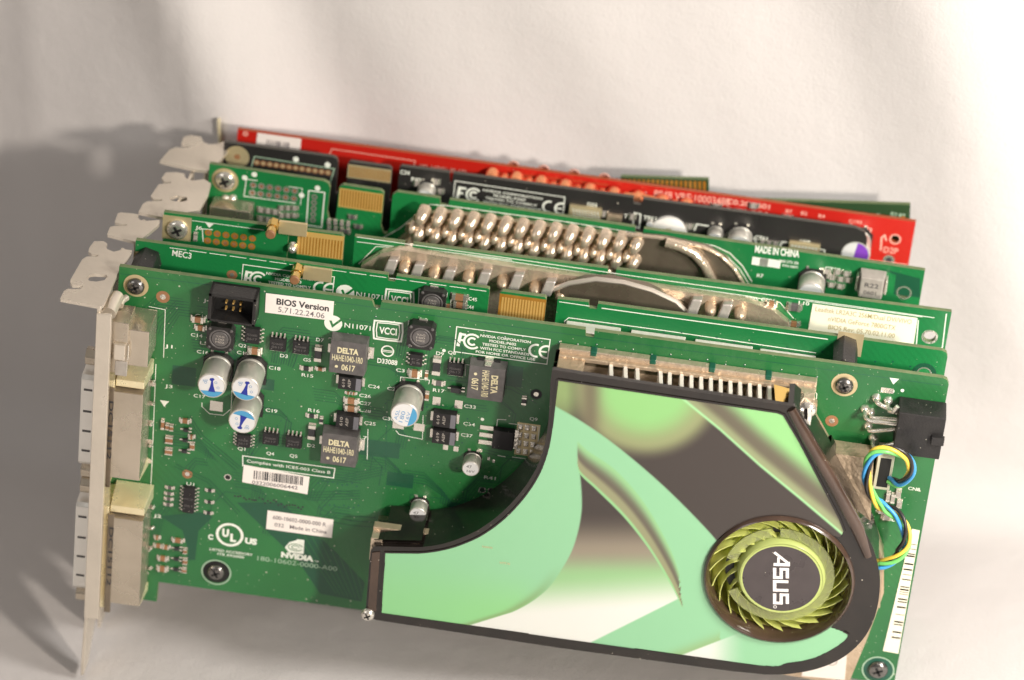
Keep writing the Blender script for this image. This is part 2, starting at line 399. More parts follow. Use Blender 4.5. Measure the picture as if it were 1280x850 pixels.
# ------------------------------------------------------------------ component builders (F = board plane, T = card)
def dist(a, b): return math.hypot(a[0] - b[0], a[1] - b[1])
ECAP = [0]
def ecap(F, T, px, py, h, d, kind='blue', rot=0, y0=0, base=True):
    """round can on a square base; px, py = centre of its top face in the photo"""
    c = F.at(px, py, -h - y0 * 0); mb = MB(F); r = d / 2
    if base:
        k = r * 1.05; pts = [(c[0] - k, c[1] - k), (c[0] + k, c[1] - k), (c[0] + k, c[1] + k * .55), (c[0] + k * .55, c[1] + k), (c[0] - k * .55, c[1] + k), (c[0] - k, c[1] + k * .55)]
        mb.poly(pts, -h * .11, 0, 'plastic')
        for sx in (-.25, .25): mb.box(c[0] + sx * d - .4, c[0] + sx * d + .4, -.25, 0, c[1] + k, c[1] + k + .7, 'tin')
    mb.lathe((c[0], -h * .11, c[1]), (0, -1, 0), [(0, r * .97), (h * .03, r), (h * .06, r), (h * .09, r * .93), (h * .13, r), (h * .84, r), (h * .875, r * .97), (h * .89, r * .92), (h * .885, r * .86)], 'alu', 32)
    o = mb.build('electrolytic_capacitor', T, smooth=40)
    t = MB(F); y = -h * .998
    t.disc(c, r * .88, y, 'cap_top', 32)
    if kind != 'plain':
        ca, sa = math.cos(rot), math.sin(rot)
        R2 = lambda x, z: (c[0] + (x * ca - z * sa) * r, c[1] + (x * sa + z * ca) * r)
        seg = [R2(.87 * math.cos(a), .87 * math.sin(a)) for a in np.linspace(math.radians(208 if kind != 'purple' else 176), math.radians(332 if kind != 'purple' else 364), 18)]
        t.poly(seg, y - .03, None, 'cap_purple' if kind == 'purple' else 'cap_blue')
        if kind == 'blue':
            t.poly([R2(-.10, -.05), R2(-.24, -.46), R2(.26, -.48), R2(.14, .0), R2(.10, .42), R2(.22, .55), R2(.12, .66), R2(-.1, .62), R2(-.14, .48), R2(-.02, .38)], y - .06, None, 'marker')
            for q in ((-.42, .25), (.45, -.1), (.3, .3)): t.ring(R2(*q), r * .07, r * .10, y - .05, 'cap_ink', 12)
            t.text('A5P', R2(-.6, .30), R2(-.25, .32), r * .18, y - .05, 'cap_ink')
        elif kind == 'text':
            t.text('A5L', R2(-.55, .38), R2(.30, .38), r * .24, y - .05, 'cap_ink')
            t.text('180', R2(-.62, -.02), R2(.30, -.02), r * .28, y - .05, 'cap_ink')
            t.text('16V', R2(-.45, -.38), R2(.35, -.38), r * .24, y - .05, 'cap_ink')
    else:
        t.text('47', (c[0] - r * .5, c[1] + r * .1), (c[0] + r * .1, c[1] + r * .1), r * .38, y - .04, 'ink'); t.text('16V', (c[0] - r * .4, c[1] - r * .45), (c[0] + r * .5, c[1] - r * .45), r * .3, y - .04, 'ink')
    t.build('can_top', o)
    return o

def inductor_round(F, T, px, py, w, h=3, m='chip', txt=True, ang=0):
    c = F.at(px, py, -h); mb = MB(F); k = w / 2; q = w * .13
    pts = [(c[0] - k + q, c[1] - k), (c[0] + k - q, c[1] - k), (c[0] + k, c[1] - k + q), (c[0] + k, c[1] + k - q), (c[0] + k - q, c[1] + k), (c[0] - k + q, c[1] + k), (c[0] - k, c[1] + k - q), (c[0] - k, c[1] - k + q)]
    mb.poly(pts, -h, 0, 'plastic')
    mb.lathe((c[0], -h, c[1]), (0, -1, 0), [(0, k * .82), (.15, k * .8), (.15, k * .70), (-.02, k * .68), (-.02, k * .62), (.12, k * .6)], 'ferrite', 28)
    for sx in (-1, 1):
        for sz in (-1, 1): mb.lathe((c[0] + sx * k * .78, -h, c[1] + sz * k * .78), (0, -1, 0), [(0, .5), (.2, .4), (.25, .2)], 'ferrite', 8)
    for sz in (-1, 1): mb.box(c[0] - k * .3, c[0] + k * .3, -.6, 0, c[1] + sz * k - .4, c[1] + sz * k + .4, 'tin')
    if txt:
        for i, s_ in enumerate(('YAG', '100', 'M02')): mb.text(s_, (c[0] - k * .32, c[1] + k * (.16 - .24 * i)), (c[0] + k * .32, c[1] + k * (.16 - .24 * i)), k * .16, -h - .16, 'ferrite_lt', .6)
    return mb.build('inductor', T, bevel=.12)

def delta(F, T, px, py, w, hz, h, rot=0, lead='r'):
    c = F.at(px, py, -h); mb = MB(F)
    mb.cbox(c, w, hz, -h, -.3, 'ferrite', 0, (.25, .25))
    mb.cbox(c, w * .98, hz * .98, -.3, -.05, 'plastic')
    o = mb.build('power_inductor', T, bevel=.35)
    t = MB(F); y = -h - .03; ca, sa = math.cos(rot), math.sin(rot)
    q = lambda u, v: (c[0] + u * ca - v * sa, c[1] + u * sa + v * ca)
    t.text('DELTA', q(-3.0, 1.5), q(2.9, 1.5), 1.7, y, 'gold_ink', 1.6)
    t.text('HAHE1040-1R0', q(-4.3, -1.1), q(4.2, -1.1), 1.9, y, 'gold_ink', .5)
    t.text('0617', q(-1.5, -3.9), q(2.3, -3.9), 1.8, y, 'gold_ink', .8); t.disc(q(-2.9, -3.0), .45, y, 'gold_ink', 12)
    t.build('marking', o)
    l = MB(F)
    if lead == 'r':
        l.box(c[0] + w / 2 - .1, c[0] + w / 2 + 1.5, -.5, -.05, c[1] - 1.6, c[1] + 2, 'tin'); l.box(c[0] + w / 2, c[0] + w / 2 + .5, -2.2, -.5, c[1] - 1, c[1] + 1, 'tin'); l.box(c[0] - w / 2 - .9, c[0] - w / 2 + .1, -.5, -.05, c[1] - 1.4, c[1] + 1.4, 'tin')
    else:
        z = c[1] + hz / 2; l.box(c[0] - 1.2, c[0] + 1.2, -1.8, -.05, z - .2, z + .5, 'tin'); l.box(c[0] - 3.2, c[0] - 1.5, -1.5, -.05, z - .2, z + .25, 'plastic_dk'); l.box(c[0] + 1.5, c[0] + 3.2, -1.5, -.05, z - .2, z + .25, 'plastic_dk'); l.box(c[0] - .9, c[0] + .9, -h * .9, -1.8, z - .15, z + .2, 'tin')
    l.build('lead', o, bevel=.1)
    return o

def soic(F, T, px, py, w, hz, n, side='lr', h=1.6, label=True, name='integrated_circuit', txt=('FDS6680', '0617')):
    c = F.at(px, py, -h); mb = MB(F); mb.cbox(c, w, hz, -h, -.2, 'chip', 0, (.12, .12))
    for i, s_ in enumerate(txt): mb.text(s_, (c[0] - w * .34, c[1] + hz * (.02 - .26 * i)), (c[0] + w * .34, c[1] + hz * (.02 - .26 * i)), min(.7, hz * .16), -h - .03, 'ferrite', .3)
    mb.disc((c[0] - w * .34, c[1] - hz * .33), .22, -h - .03, 'ferrite', 10)
    o = mb.build(name, T, bevel=.05); p = MB(F)
    if 'l' in side:
        for sx in (-1, 1):
            for k in range(n):
                z = c[1] + hz * ((k + .5) / n - .5); a = c[0] + sx * w / 2
                p.box(*sorted((a, a + sx * .45)), -h * .6, -h * .45, z - .2, z + .2, 'tin'); p.box(*sorted((a + sx * .35, a + sx * 1.05)), -.22, -.06, z - .2, z + .2, 'tin')
                vs = sorted((a + sx * .35, a + sx * .5)); p.box(vs[0], vs[1], -h * .6, -.1, z - .2, z + .2, 'tin')
    else:
        for sz in (-1, 1):
            for k in range(n):
                x = c[0] + w * ((k + .5) / n - .5); a = c[1] + sz * hz / 2
                if sz > 0:
                    p.box(x - .22, x + .22, -h * .62, -h * .45, a, a + .5, 'tin'); p.box(x - .22, x + .22, -h * .62, -.1, a + .4, a + .58, 'tin'); p.box(x - .22, x + .22, -.22, -.06, a + .4, a + 1.2, 'tin')
                elif k == 0: p.box(c[0] - w * .46, c[0] + w * .46, -.3, -.06, a - .7, a + .1, 'tin')
    p.build('pins', o)
    return o

def mlcc(F, T, px, py, w, hz, h=1.0, name='ceramic_capacitor', m='mlcc', horiz=True, silk=True):
    c = F.at(px, py, -h); mb = MB(F)
    if horiz:
        e = w * .24; mb.cbox(c, w - 2 * e, hz * .9, -h, -.06, m)
        for sx in (-1, 1): mb.cbox((c[0] + sx * (w / 2 - e / 2), c[1]), e, hz, -h * 1.03, -.06, 'tin')
        for sx in (-1, 1): mb.box(*sorted((c[0] + sx * w / 2, c[0] + sx * (w / 2 + .5))), -.2, -.05, c[1] - hz / 2, c[1] + hz / 2, 'tin')
    else:
        e = hz * .24; mb.cbox(c, w * .9, hz - 2 * e, -h, -.06, m)
        for sz in (-1, 1): mb.cbox((c[0], c[1] + sz * (hz / 2 - e / 2)), w, e, -h * 1.03, -.06, 'tin')
        for sz in (-1, 1): mb.box(c[0] - w / 2, c[0] + w / 2, -.2, -.05, *sorted((c[1] + sz * hz / 2, c[1] + sz * (hz / 2 + .4))), 'tin')
    return mb.build(name, T, bevel=.07)

def sot(F, T, px, py, w=1.5, hz=1.1, h=1.0):
    c = F.at(px, py, -h); mb = MB(F); mb.cbox(c, w, hz, -h, -.15, 'res', 0, (.1, .1))
    mb.box(c[0] - w / 2 - .9, c[0] - w / 2, -.35, -.06, c[1] - .25, c[1] + .25, 'tin')
    for s_ in (-1, 1): mb.box(c[0] + w / 2, c[0] + w / 2 + .9, -.35, -.06, c[1] + s_ * .55 - .25, c[1] + s_ * .55 + .25, 'tin')
    return mb.build('transistor', T, bevel=.05)

def tant(F, T, px, py, w, hz, h=2.6, txt=('AEP', '619')):
    c = F.at(px, py, -h); mb = MB(F); mb.cbox(c, w, hz, -h, -.2, 'chip', 0, (.12, .12))
    mb.box(c[0] + w * .26, c[0] + w / 2 - .14, -h - .03, -h + .02, c[1] - hz / 2 + .14, c[1] + hz / 2 - .14, 'tant_bar')
    mb.text(txt[0], (c[0] + .3, c[1] - hz * .3), (c[0] + .3, c[1] + hz * .34), .8, -h - .03, 'ferrite_lt', .3)
    mb.text(txt[1], (c[0] - w * .2, c[1] - hz * .3), (c[0] - w * .2, c[1] + hz * .34), .8, -h - .03, 'ferrite_lt', .3)
    for sx in (-1, 1): mb.box(*sorted((c[0] + sx * (w / 2 - .05), c[0] + sx * (w / 2 + .7))), -.9, -.05, c[1] - hz * .32, c[1] + hz * .32, 'tin')
    return mb.build('tantalum_capacitor', T, bevel=.1)

def screw(F, T, px, py, r, m='screw', ring=None, rm='gold_pad', y=0, h=1.6, sh=None):
    c = F.at(px, py, y); mb = MB(F)
    if ring: mb.ring(c, r * .6, ring, y - .08, rm, 32)
    mb.lathe((c[0], y - .1, c[1]), (0, -1, 0), [(0, r), (h * .45, r), (h * .8, r * .8), (h, r * .42)], m, 28)
    # cross recess: its shade painted as two flat dark strips crossing on the crown
    for a in (.5, .5 + math.pi / 2):
        ca, sa = math.cos(a), math.sin(a); k, w = r * .52, r * .13
        mb.add([(c[0] + x * ca - z * sa, y - .12 - h * 1.02, c[1] + x * sa + z * ca) for x, z in ((-k, -w), (k, -w), (k, w), (-k, w))], [(0, 1, 2, 3)], 'plastic_dk')
    return mb.build('screw', T, smooth=50)

def sticker(F, T, quad, y, m='paper', lines=(), name='sticker', label=None, extra=None):
    q = [F.at(px, py, y) for px, py in quad]      # TL TR BR BL
    mb = MB(F); mb.poly(q[::-1], y - .06, y + .02, m)
    o = mb.build(name, T, label=label); t = MB(F)
    for (s_, a, b, hh, ink, bold) in lines: t.text(s_, F.at(*a, y), F.at(*b, y), hh, y - .10, ink, bold)
    if extra: extra(t)
    if t.v: t.build('printed_text', o)
    return o

def connector_box(F, mb, x0, x1, y0, y1, z0, z1, m): mb.box(x0, x1, y0, y1, z0, z1, m)

def fcc(mb, F, tl, tr, br, bl, y, model='MODEL:P602', m='silk', full=True):
    a, b, c, d = (Vector(F.at(*p, y)) for p in (tl, tr, br, bl))
    y -= .05
    q = lambda u, v: tuple((a * (1 - u) + b * u) * (1 - v) + (d * (1 - u) + c * u) * v)
    mb.line([q(0, 0), q(1, 0), q(1, 1), q(0, 1)], .28, y, m, closed=True)
    H = (a - d).length
    mb.line([q(.050, .22), q(.034, .76)], .9, y, m); mb.line([q(.04, .27), q(.108, .27)], .7, y, m); mb.line([q(.04, .50), q(.085, .50)], .6, y, m)
    cc = Vector(q(.18, .50)); Wd = (b - a).length
    for r_ in (H * .28, H * .135):
        mb.line([(cc.x + r_ * math.cos(t), cc.y + r_ * math.sin(t)) for t in np.linspace(math.radians(42), math.radians(318), 18)], .62, y, m)
    for i, (s_, u0, u1) in enumerate((('NVIDIA CORPORATION', .26, .80), (model, .36, .65), ('TESTED TO COMPLY', .29, .76), ('WITH FCC STANDARDS', .27, .80), ('FOR HOME OR OFFICE USE', .23, .87))):
        v = .26 + .165 * i; mb.text(s_, q(u0, v), q(u1, v), H * .10, y, m, .7)
    for cx in (.875, .985):
        e = Vector(q(cx - .005, .52)); r_ = H * .24
        mb.line([(e.x + r_ * math.cos(t), e.y + r_ * math.sin(t)) for t in np.linspace(math.radians(75), math.radians(285), 16)], .62, y, m)
    e = Vector(q(.98, .52)); mb.line([(e.x - H * .2, e.y), (e.x + H * .02, e.y)], .5, y, m)

def tickmark(mb, F, px, py, r, y, m='silk', hole='green'):
    c = F.at(px, py, y); mb.disc(c, r, y - .05, m, 28)
    mb.line([(c[0] - r * .35, c[1] + r * .35), (c[0] - r * .05, c[1] - r * .35), (c[0] + r * 1.0, c[1] + r * .75)], r * .26, y - .07, hole)

def vcci(mb, F, tl, tr, br, bl, y, m='silk'):
    a, b, c, d = (Vector(F.at(*p, y)) for p in (tl, tr, br, bl)); y -= .05
    q = lambda u, v: tuple((a * (1 - u) + b * u) * (1 - v) + (d * (1 - u) + c * u) * v)
    for k, w in ((0, .5), (.10, .3)):
        mb.line([q(k + .03, k), q(.5, k - .02), q(.97 - k, k), q(1 - k, .5), q(.97 - k, 1 - k), q(.5, 1.02 - k), q(.03 + k, 1 - k), q(k, .5)], w, y, m, closed=True)
    mb.text('VCCI', q(.20, .68), q(.80, .68), 2.1, y, m, 1.)

def fingers(F, mb, x0, x1, z0, z1, n, y=0, m='gold_lt', pitch_fill=.62, bg='gold'):
    for k in range(n):
        a = x0 + (x1 - x0) * (k + .5 - pitch_fill / 2) / n; b = x0 + (x1 - x0) * (k + .5 + pitch_fill / 2) / n
        mb.add([(a, y, z0), (b, y, z0), (b, y, z1), (a, y, z1)], [(0, 1, 2, 3)], m)

def bracket(T, F, outline, slots, x_in, yf, yb, zb, single_tip=True, zt=-3, holes=True):
    """flange (horizontal plate) + upright plate + tip; outline = (x, y) points of the flange"""
    mb = MB(F)
    flat = [Vector((p[0], p[1], 0)) for p in outline]; hl = [[Vector((p[0], p[1], 0)) for p in h] for h in slots]
    tri = tessellate_polygon([flat] + hl); pts = list(outline) + [p for h in slots for p in h]
    def up(t):
        a, b, c = (pts[i] for i in t); return t if (b[0] - a[0]) * (c[1] - a[1]) - (b[1] - a[1]) * (c[0] - a[0]) > 0 else t[::-1]
    tri = [tuple(up(t)) for t in tri]
    mb.add([(p[0], p[1], zt) for p in pts], tri, 'steel'); mb.add([(p[0], p[1], zt - .95) for p in pts], [t[::-1] for t in tri], 'steel')
    for l in [outline] + list(slots):
        k = len(l); mb.add([(p[0], p[1], zt) for p in l] + [(p[0], p[1], zt - .95) for p in l], [(i, (i + 1) % k, k + (i + 1) % k, k + i) for i in range(k)], 'steel')
    # upright plate, its front edge rolled towards the connectors
    mb.box(x_in - .95, x_in, yf, yb, zb, zt - .9, 'steel')
    return mb

# ------------------------------------------------------------------ CARD A: dual board card in front
F1 = Frame(Matrix.Identity(4)); F2 = Frame(Matrix.Translation((1.6, 15.3, 0)) @ Matrix.Rotation(math.radians(-.2), 4, 'Z'))
A = card('graphics_card', 'front green dual-board card with mint green fan shroud and silver double-width bracket', F1, (110, 8, -104))
P = F1.at
mb = MB(F1)
n1 = [P(465, 376), P(466.5, 383.5), P(476, 385), P(477, 378.5)]
n2 = [P(731.5, 413.5), P(732, 421), P(742.5, 422.5), P(743, 415)]
top = [(0, 0)] + [(n1[0][0], 0), (n1[1][0] + .3, -2.0), (n1[2][0] - .3, -2.0), (n1[3][0], 0)] + [(n2[0][0], 0), (n2[1][0], -2.0), (n2[2][0], -2.0), (n2[3][0], 0)] + [(226.8, 0), (228.0, -.5), (228.6, -1.8)]
bot = [(228.6, -102.2), (227.8, -103), (15.4, -103), (15.2, -110), (0, -110)]
hole_r = P(1055.7, 482.5)
mb.poly((top + bot)[::-1], 0, 1.6, 'green', 'edge')
# copper trace bundles under the lacquer
def band(pts, n, gap, w=.22, m='green_tr', y=-.02, F=F1):
    pts = [Vector(F.at(*p)) for p in pts]
    d = (pts[-1] - pts[0]).normalized(); nn = Vector((-d.y, d.x))
    for k in range(n): mb.line([p + nn * gap * (k - n / 2) for p in pts], w, y, m)
mb.poly([P(*p) for p in ((296, 628), (372, 700), (400, 742), (452, 752), (456, 728), (420, 690), (352, 628))], -.02, None, 'green_tr')
mb.poly([P(*p) for p in ((200, 645), (228, 663), (236, 690), (232, 700), (244, 700), (248, 664), (266, 646), (250, 640))], -.02, None, 'green_tr')
for k in range(9): mb.line([P(372 + 9 * k, 668 + 1.3 * k), P(400 + 7 * k, 712 + 2 * k), P(420 + 5 * k, 742 + 1.2 * k)], .18, -.04, 'green')
band([(236, 520), (252, 545), (300, 585)], 3, .9); band([(220, 580), (262, 600), (300, 640)], 2, 1.0)
band([(560, 470), (640, 482), (672, 500)], 2, 1.2); band([(600, 560), (655, 575), (660, 600)], 2, 1)
rt = random.Random(11)
for _ in range(46):
    x0_, y0_ = rt.uniform(200, 655), rt.uniform(385, 650); y0_ += (x0_ - 400) * .12
    dx_ = rt.choice((-1, 1)) * rt.uniform(14, 46); dg = rt.uniform(8, 26); ln = rt.uniform(15, 60)
    pts_ = [(x0_, y0_), (x0_ + dx_, y0_ + dx_ * .137), (x0_ + dx_ + math.copysign(dg, dx_), y0_ + dx_ * .137 + dg * .95), (x0_ + dx_ + math.copysign(dg, dx_) - ln * .1, y0_ + dx_ * .137 + dg * .95 + ln * .6)]
    if max(p[0] for p in pts_) > 672 or pts_[-1][1] > 700: continue
    nb = rt.randint(1, 6)
    for k in range(nb):
        o_ = k * 3.6; mb.line([P(p[0] + o_ * .2 * (1 if j_ < 2 else 4), p[1] + o_ * (1 if j_ < 3 else .3)) for j_, p in enumerate(pts_)], rt.choice((.16, .2, .26)), -.02, 'green_tr')
for (cx_, cy_, w_, h_) in ((330, 480, 26, 14), (470, 560, 60, 20), (585, 640, 50, 20), (230, 470, 30, 24), (640, 470, 26, 26), (500, 600, 34, 18)):
    c_ = P(cx_, cy_); mb.cbox(c_, w_ / 4.5, h_ / 3.9, -.012, -.004, 'green_tr')
band([(480, 590), (430, 600), (400, 598)], 4, .8); band([(400, 640), (440, 648), (470, 650)], 3, 1.6); band([(450, 620), (390, 622), (360, 616)], 4, .9)
# guard line and vias along the top edge
mb.line([P(150, 342), P(300, 361), P(640, 408), P(1180, 482)], .16, -.03, 'green_dk')
for k in range(27):
    x = 470 + 23 * k + random.uniform(-1, 1); y_ = 334 + (x - 148.7) * .1367 + 18 + (k % 2) * 3
    if 700 < x < 1000: y_ -= 3
    mb.disc(P(x, y_), .34, -.03, 'green_dk', 8); mb.disc(P(x + .5, y_ - .4), .15, -.05, 'silk', 6)
for k in range(70):
    x = random.uniform(270, 660); y_ = random.uniform(500, 660); mb.disc(P(x, y_), random.uniform(.15, .3), -.03, 'green_dk', 8)
for k in range(26): mb.disc(P(294 + 3.4 * k + random.uniform(-1, 1), 622 + .45 * k + random.uniform(-4, 4)), .32, -.03, 'ink', 8)
for k in range(9): mb.disc(P(398 + 6 * k, 602 + .5 * k + random.uniform(-2, 2)), .3, -.03, 'green_dk', 8); mb.disc(P(400 + 6 * k, 633 + random.uniform(-2, 2)), .3, -.03, 'green_dk', 8)
# round copper-ringed fiducials and small drilled holes
for px, py, r in ((203.7, 371, 1.9), (234.2, 592.4, 1.5), (670.3, 492.6, 1.6), (1039.7, 526, 1.8)):
    mb.disc(P(px, py), r, -.03, 'mlcc' if px != 670.3 else 'ink'); mb.disc(P(px, py), r * .45, -.06, 'tin', 14)
for px, py in ((284.8, 596.4), (602.9, 612.4), (614, 613.5)): mb.disc(P(px, py), .75, -.04, 'plastic_dk'); mb.ring(P(px, py), .75, 1.05, -.04, 'tin')
# silkscreen: outlines, logos, words
s_ = 'silk'
def LN(pts, w=.22, closed=False, m=s_, F=F1, y=-.05, mbx=None): (mbx or mb).line([F.at(*p) for p in pts], w, y, m, closed)
fcc(mb, F1, (571, 408.3), (687.8, 424.3), (683.6, 455.2), (567.7, 439.3), 0)
tickmark(mb, F1, 416.6, 404, 2.5, 0)
def TX(t, a, b, hgt=1.1, bold=.4, m=s_, F=F1, y=-.05, mbx=None): (mbx or mb).text(t, F.at(*a), F.at(*b), hgt, y, m, bold)
TX('N11071', (430.5, 409), (463, 413.3), 1.5, .3)
vcci(mb, F1, (467.2, 400.4), (504.2, 404.5), (502.5, 427), (466.4, 422.7), 0)
c = P(484.5, 438.7); mb.ring(c, 1.45, 1.85, -.05, s_); mb.line([(c[0] - 1.4, c[1] + .15), (c[0] + 1.4, c[1] + .15)], .28, -.06, s_); mb.line([(c[0] - 1.4, c[1] - .3), (c[0] + 1.4, c[1] - .3)], .2, -.06, s_)
TX('D33088', (471.5, 453), (496.5, 456.4), 1.5, .7)
c = P(287.2, 668.3); mb.ring(c, 3.2, 4.0, -.05, s_, 36); TX('U', (277.5, 669.5), (286, 670.7), 2.4, 2.4); TX('L', (287.5, 676), (295, 677), 2.4, 2.4)
TX('C', (260, 673.5), (266.3, 674.3), 1.6, 2.2); TX('US', (306, 678.5), (321, 680.8), 1.8, 2.2)
TX('LISTED ACCESSORY', (262, 687.5), (316, 695), .8, .5); TX('ITE E92000', (272, 693.5), (305, 698), .8, .5)
TX('NVIDIA', (351.2, 695.8), (392, 701.8), 1.7, 2.4); TX('TM', (393, 702), (398, 702.6), .5)
TX('180-10602-0000-A00', (321.6, 700), (421.3, 713.8), 1.5, .1, 'silk_dim')
# eye emblem: white tile with a dark almond and swirl
eye = [P(*p) for p in ((356, 684), (362, 677.5), (371, 675), (371, 673.8), (380.5, 675), (379.5, 692.5), (370, 691.3), (361, 690.5))]
mb.poly(eye, -.05, None, s_)
for r_, a0, a1 in ((2.1, 20, 330), (1.1, 10, 300)):
    cc = P(369.5, 684); mb.line([(cc[0] + r_ * math.cos(math.radians(t)), cc[1] + r_ * .55 * math.sin(math.radians(t))) for t in np.linspace(a0, a1, 20)], .22, -.08, 'green')
LN([(303.5, 569.5), (418.7, 585.3), (416.9, 597.3), (303.5, 582)], .3, True)
TX('Complies with ICES-003 Class B', (308.5, 577.5), (413, 592.3), .95, .4)
# component outlines and reference names
for pts in (((262, 369), (285, 371)), ((411, 422), (460, 429), (458.5, 440)), ((581.5, 470), (582, 455.5), (632, 461.5), (631, 468)), ((510, 432), (510.5, 401), (545.5, 405.5), (544.5, 420)),
            ((697, 510), (699, 449), (702, 444), (760, 452), (990, 484), (1017, 488.5), (1021, 492), (1020, 508)),
            ((206.5, 392), (204.5, 447)), ((186, 383), (206.5, 387), (206.5, 392)), ((195, 455), (190, 580), (184, 700)),
            ((252.5, 503), (252.5, 508), (262, 517), (279, 519), (289, 511), (290, 485)), ((495, 538), (499, 543), (528, 549), (529, 519)),
            ((619, 548), (622, 524), (633, 524.5)), ((622, 569), (632, 571)), ((636, 529), (674, 533.5), (671, 575), (640, 571)),
            ((500, 479), (501, 471), (537, 475), (536, 480)), ((459, 574), (460, 536))):
    LN(pts, .2)
LN([(482, 590), (484, 500), (560, 508)], .12, m='green_dk'); LN([(512, 640), (513, 618), (560, 624), (560, 650)], .12, m='green_dk')
# heatsink outline arc on the board
LN([(477, 656), (520, 655.5), (560, 650), (600, 633), (630, 610), (660, 583), (676, 560)], .18, m='silk_dim')
for t, a in (('J4', (254, 377)), ('C11', (244, 396)), ('C14', (238.5, 420)), ('L5', (250, 430)), ('C16', (246, 441)), ('Q2', (298, 433)), ('C15', (296, 442)), ('C18', (336, 461)), ('D3', (350, 446)), ('G5', (379, 451)), ('D7', (395, 426)), ('L6', (434, 420)), ('R15', (377, 470)), ('C24', (460, 484)), ('C26', (449, 495.5)), ('C27', (449, 505)), ('C28', (449, 514)), ('R16', (385, 514)), ('C25', (455, 530)), ('C17', (242, 496)), ('C19', (332, 514)), ('L8', (525, 401)), ('D9', (545, 443)), ('Q8', (560, 442)), ('L9', (590, 453)), ('R17', (541, 489)), ('C31', (495, 464)), ('C29', (484, 487)), ('C30', (478, 524)), ('C33', (580, 509)), ('C34', (579, 531)), ('C37', (576, 545)), ('Q9', (662, 525)), ('MEC3', (704, 433)), ('Q1', (297, 562)), ('Q4', (333, 568)), ('Q5', (362, 571)), ('L7', (449, 548)), ('U1', (233, 606)), ('J1', (206, 434)), ('J3', (206, 484)), ('J5', (604, 623)), ('R41', (605, 598)), ('J2', (192, 646)), ('D2', (384, 558)), ('CN8', (1135, 612)), ('C50', (1094, 640)), ('R38', (1104, 650))):
    w = 4.6 * len(t) * 1.05; TX(t, a, (a[0] + w, a[1] + w * .137), 1.05, .35)
for q in ((1112, 472), (200, 500)):
    a = P(*q); mb.add([(a[0], -.05, a[1]), (a[0] + 2.6, -.05, a[1]), (a[0] + 1.3, -.05, a[1] - 2)], [(0, 2, 1)], s_)
for p in ((1128, 488), (1116, 489), (555, 438), (603, 524), (569, 700)): mb.disc(P(*p), .5, -.05, s_)
# bare tinned pads
for px, py, w, h in ((545.8, 501, 2.2, 2.6), (573.4, 505.4, 2.2, 2.6), (498, 531, 3.2, 2.4), (524, 534, 3.0, 2.4), (270.5, 507.5, 3.6, 3.2), (600.5, 563, 1, 1), (599.5, 574, 1.2, 1), (611, 573, .7, 1), (617, 576, .7, 1), (557, 559, 1.4, 1.6), (570, 561, 1.4, 1.6), (1109, 488, 3.5, 1.6)):
    c = P(px, py); mb.cbox(c, w, h, -.10, -.02, 'tin')
for k in range(5): c = P(191.5 - k * 1.3, 480 + k * 24); mb.disc(c, .8, -.06, 'tin', 12)
for k in range(4): c = P(187 - k * 1.5, 632 + k * 28); mb.disc(c, .8, -.06, 'tin', 12)
for q, r in (((270.4, 715), 4.0), ((1097.6, 837), 4.3)): mb.ring(P(*q), r - .05, r + .35, -.14, 'silk_dim', 36)
mb.build('front_board', A)

# rear board of the same card
mb = MB(F2); Q = F2.at
xa, xb, xc, xd = Q(612, 0 + 362)[0], Q(625, 365)[0], Q(683, 375)[0], Q(697, 375)[0]
n1 = Q(489, 348)[0]; n2 = Q(741, 382)[0]
r2 = 226.6
def rnd(x, z, sx, sz, r=1.2): return [(x + sx * r * (1 - math.cos(t)), z + sz * r * (1 - math.sin(t))) for t in (0, math.pi / 4, math.pi / 2)]
top = [(0, 0), (n1 - 1, 0), (n1 - .8, -1.8), (n1 + 1.2, -1.8), (n1 + 1.4, 0), (xa - .4, 0), (xa, -.4), (xa, -12), (xb, -12), (xb, -.9), (xb + .6, -.3), (xc - .6, -.3), (xc, -.9), (xc, -12), (xd, -12), (xd, -.3), (n2 - 1.2, 0), (n2 - 1, -1.8), (n2 + 1.2, -1.8), (n2 + 1.4, 0), (r2 - 1.8, 0), (r2 - .5, -.5), (r2, -1.8)]
rh = Q(1155, 467)
mb.poly((top + [(r2, -103), (150, -103), (149, -111), (76, -111), (75, -103), (0, -103)])[::-1], 0, 1.6, 'green_rear', 'edge', holes=[[(rh[0] + 1.7 * math.cos(t), rh[1] + 1.7 * math.sin(t)) for t in np.linspace(0, 2 * math.pi, 20, endpoint=False)]])
fingers(F2, mb, xb + .6, xc - .2, -8.3, -2.0, 15, -.05); mb.add([(xb, -.02, -8.6), (xc, -.02, -8.6), (xc, -.02, -1), (xb, -.02, -1)], [(0, 1, 2, 3)], 'gold')
TX('MEC3', (215, 319.3), (239, 323.5), 1.9, .6, F=F2, mbx=mb)
for k in range(16):
    a = 212 + 25 * k; a2 = min(a + 21, 611)
    if a < 600: LN([(a, 309.5 + (a - 212) * .1375), (a2, 309.5 + (a2 - 212) * .1375)], .22, F=F2, mbx=mb)
LN([(699, 377), (737, 382.5)], .25, F=F2, mbx=mb); LN([(752, 385), (1035, 424)], .3, F=F2, mbx=mb)
LN([(706, 410), (706, 401), (711, 397), (830, 413), (1020, 441)], .25, F=F2, mbx=mb)
fcc(mb, F2, (304, 330.5), (418, 346), (414.5, 378), (301, 362.5), 0, 'MODEL:P603')
tickmark(mb, F2, 431.5, 366, 2.6, 0, hole='green_rear'); TX('N11071', (445, 370), (478, 374.8), 1.5, .3, F=F2, mbx=mb)
vcci(mb, F2, (482, 361), (518, 365.5), (516.5, 388), (481, 383.5), 0)
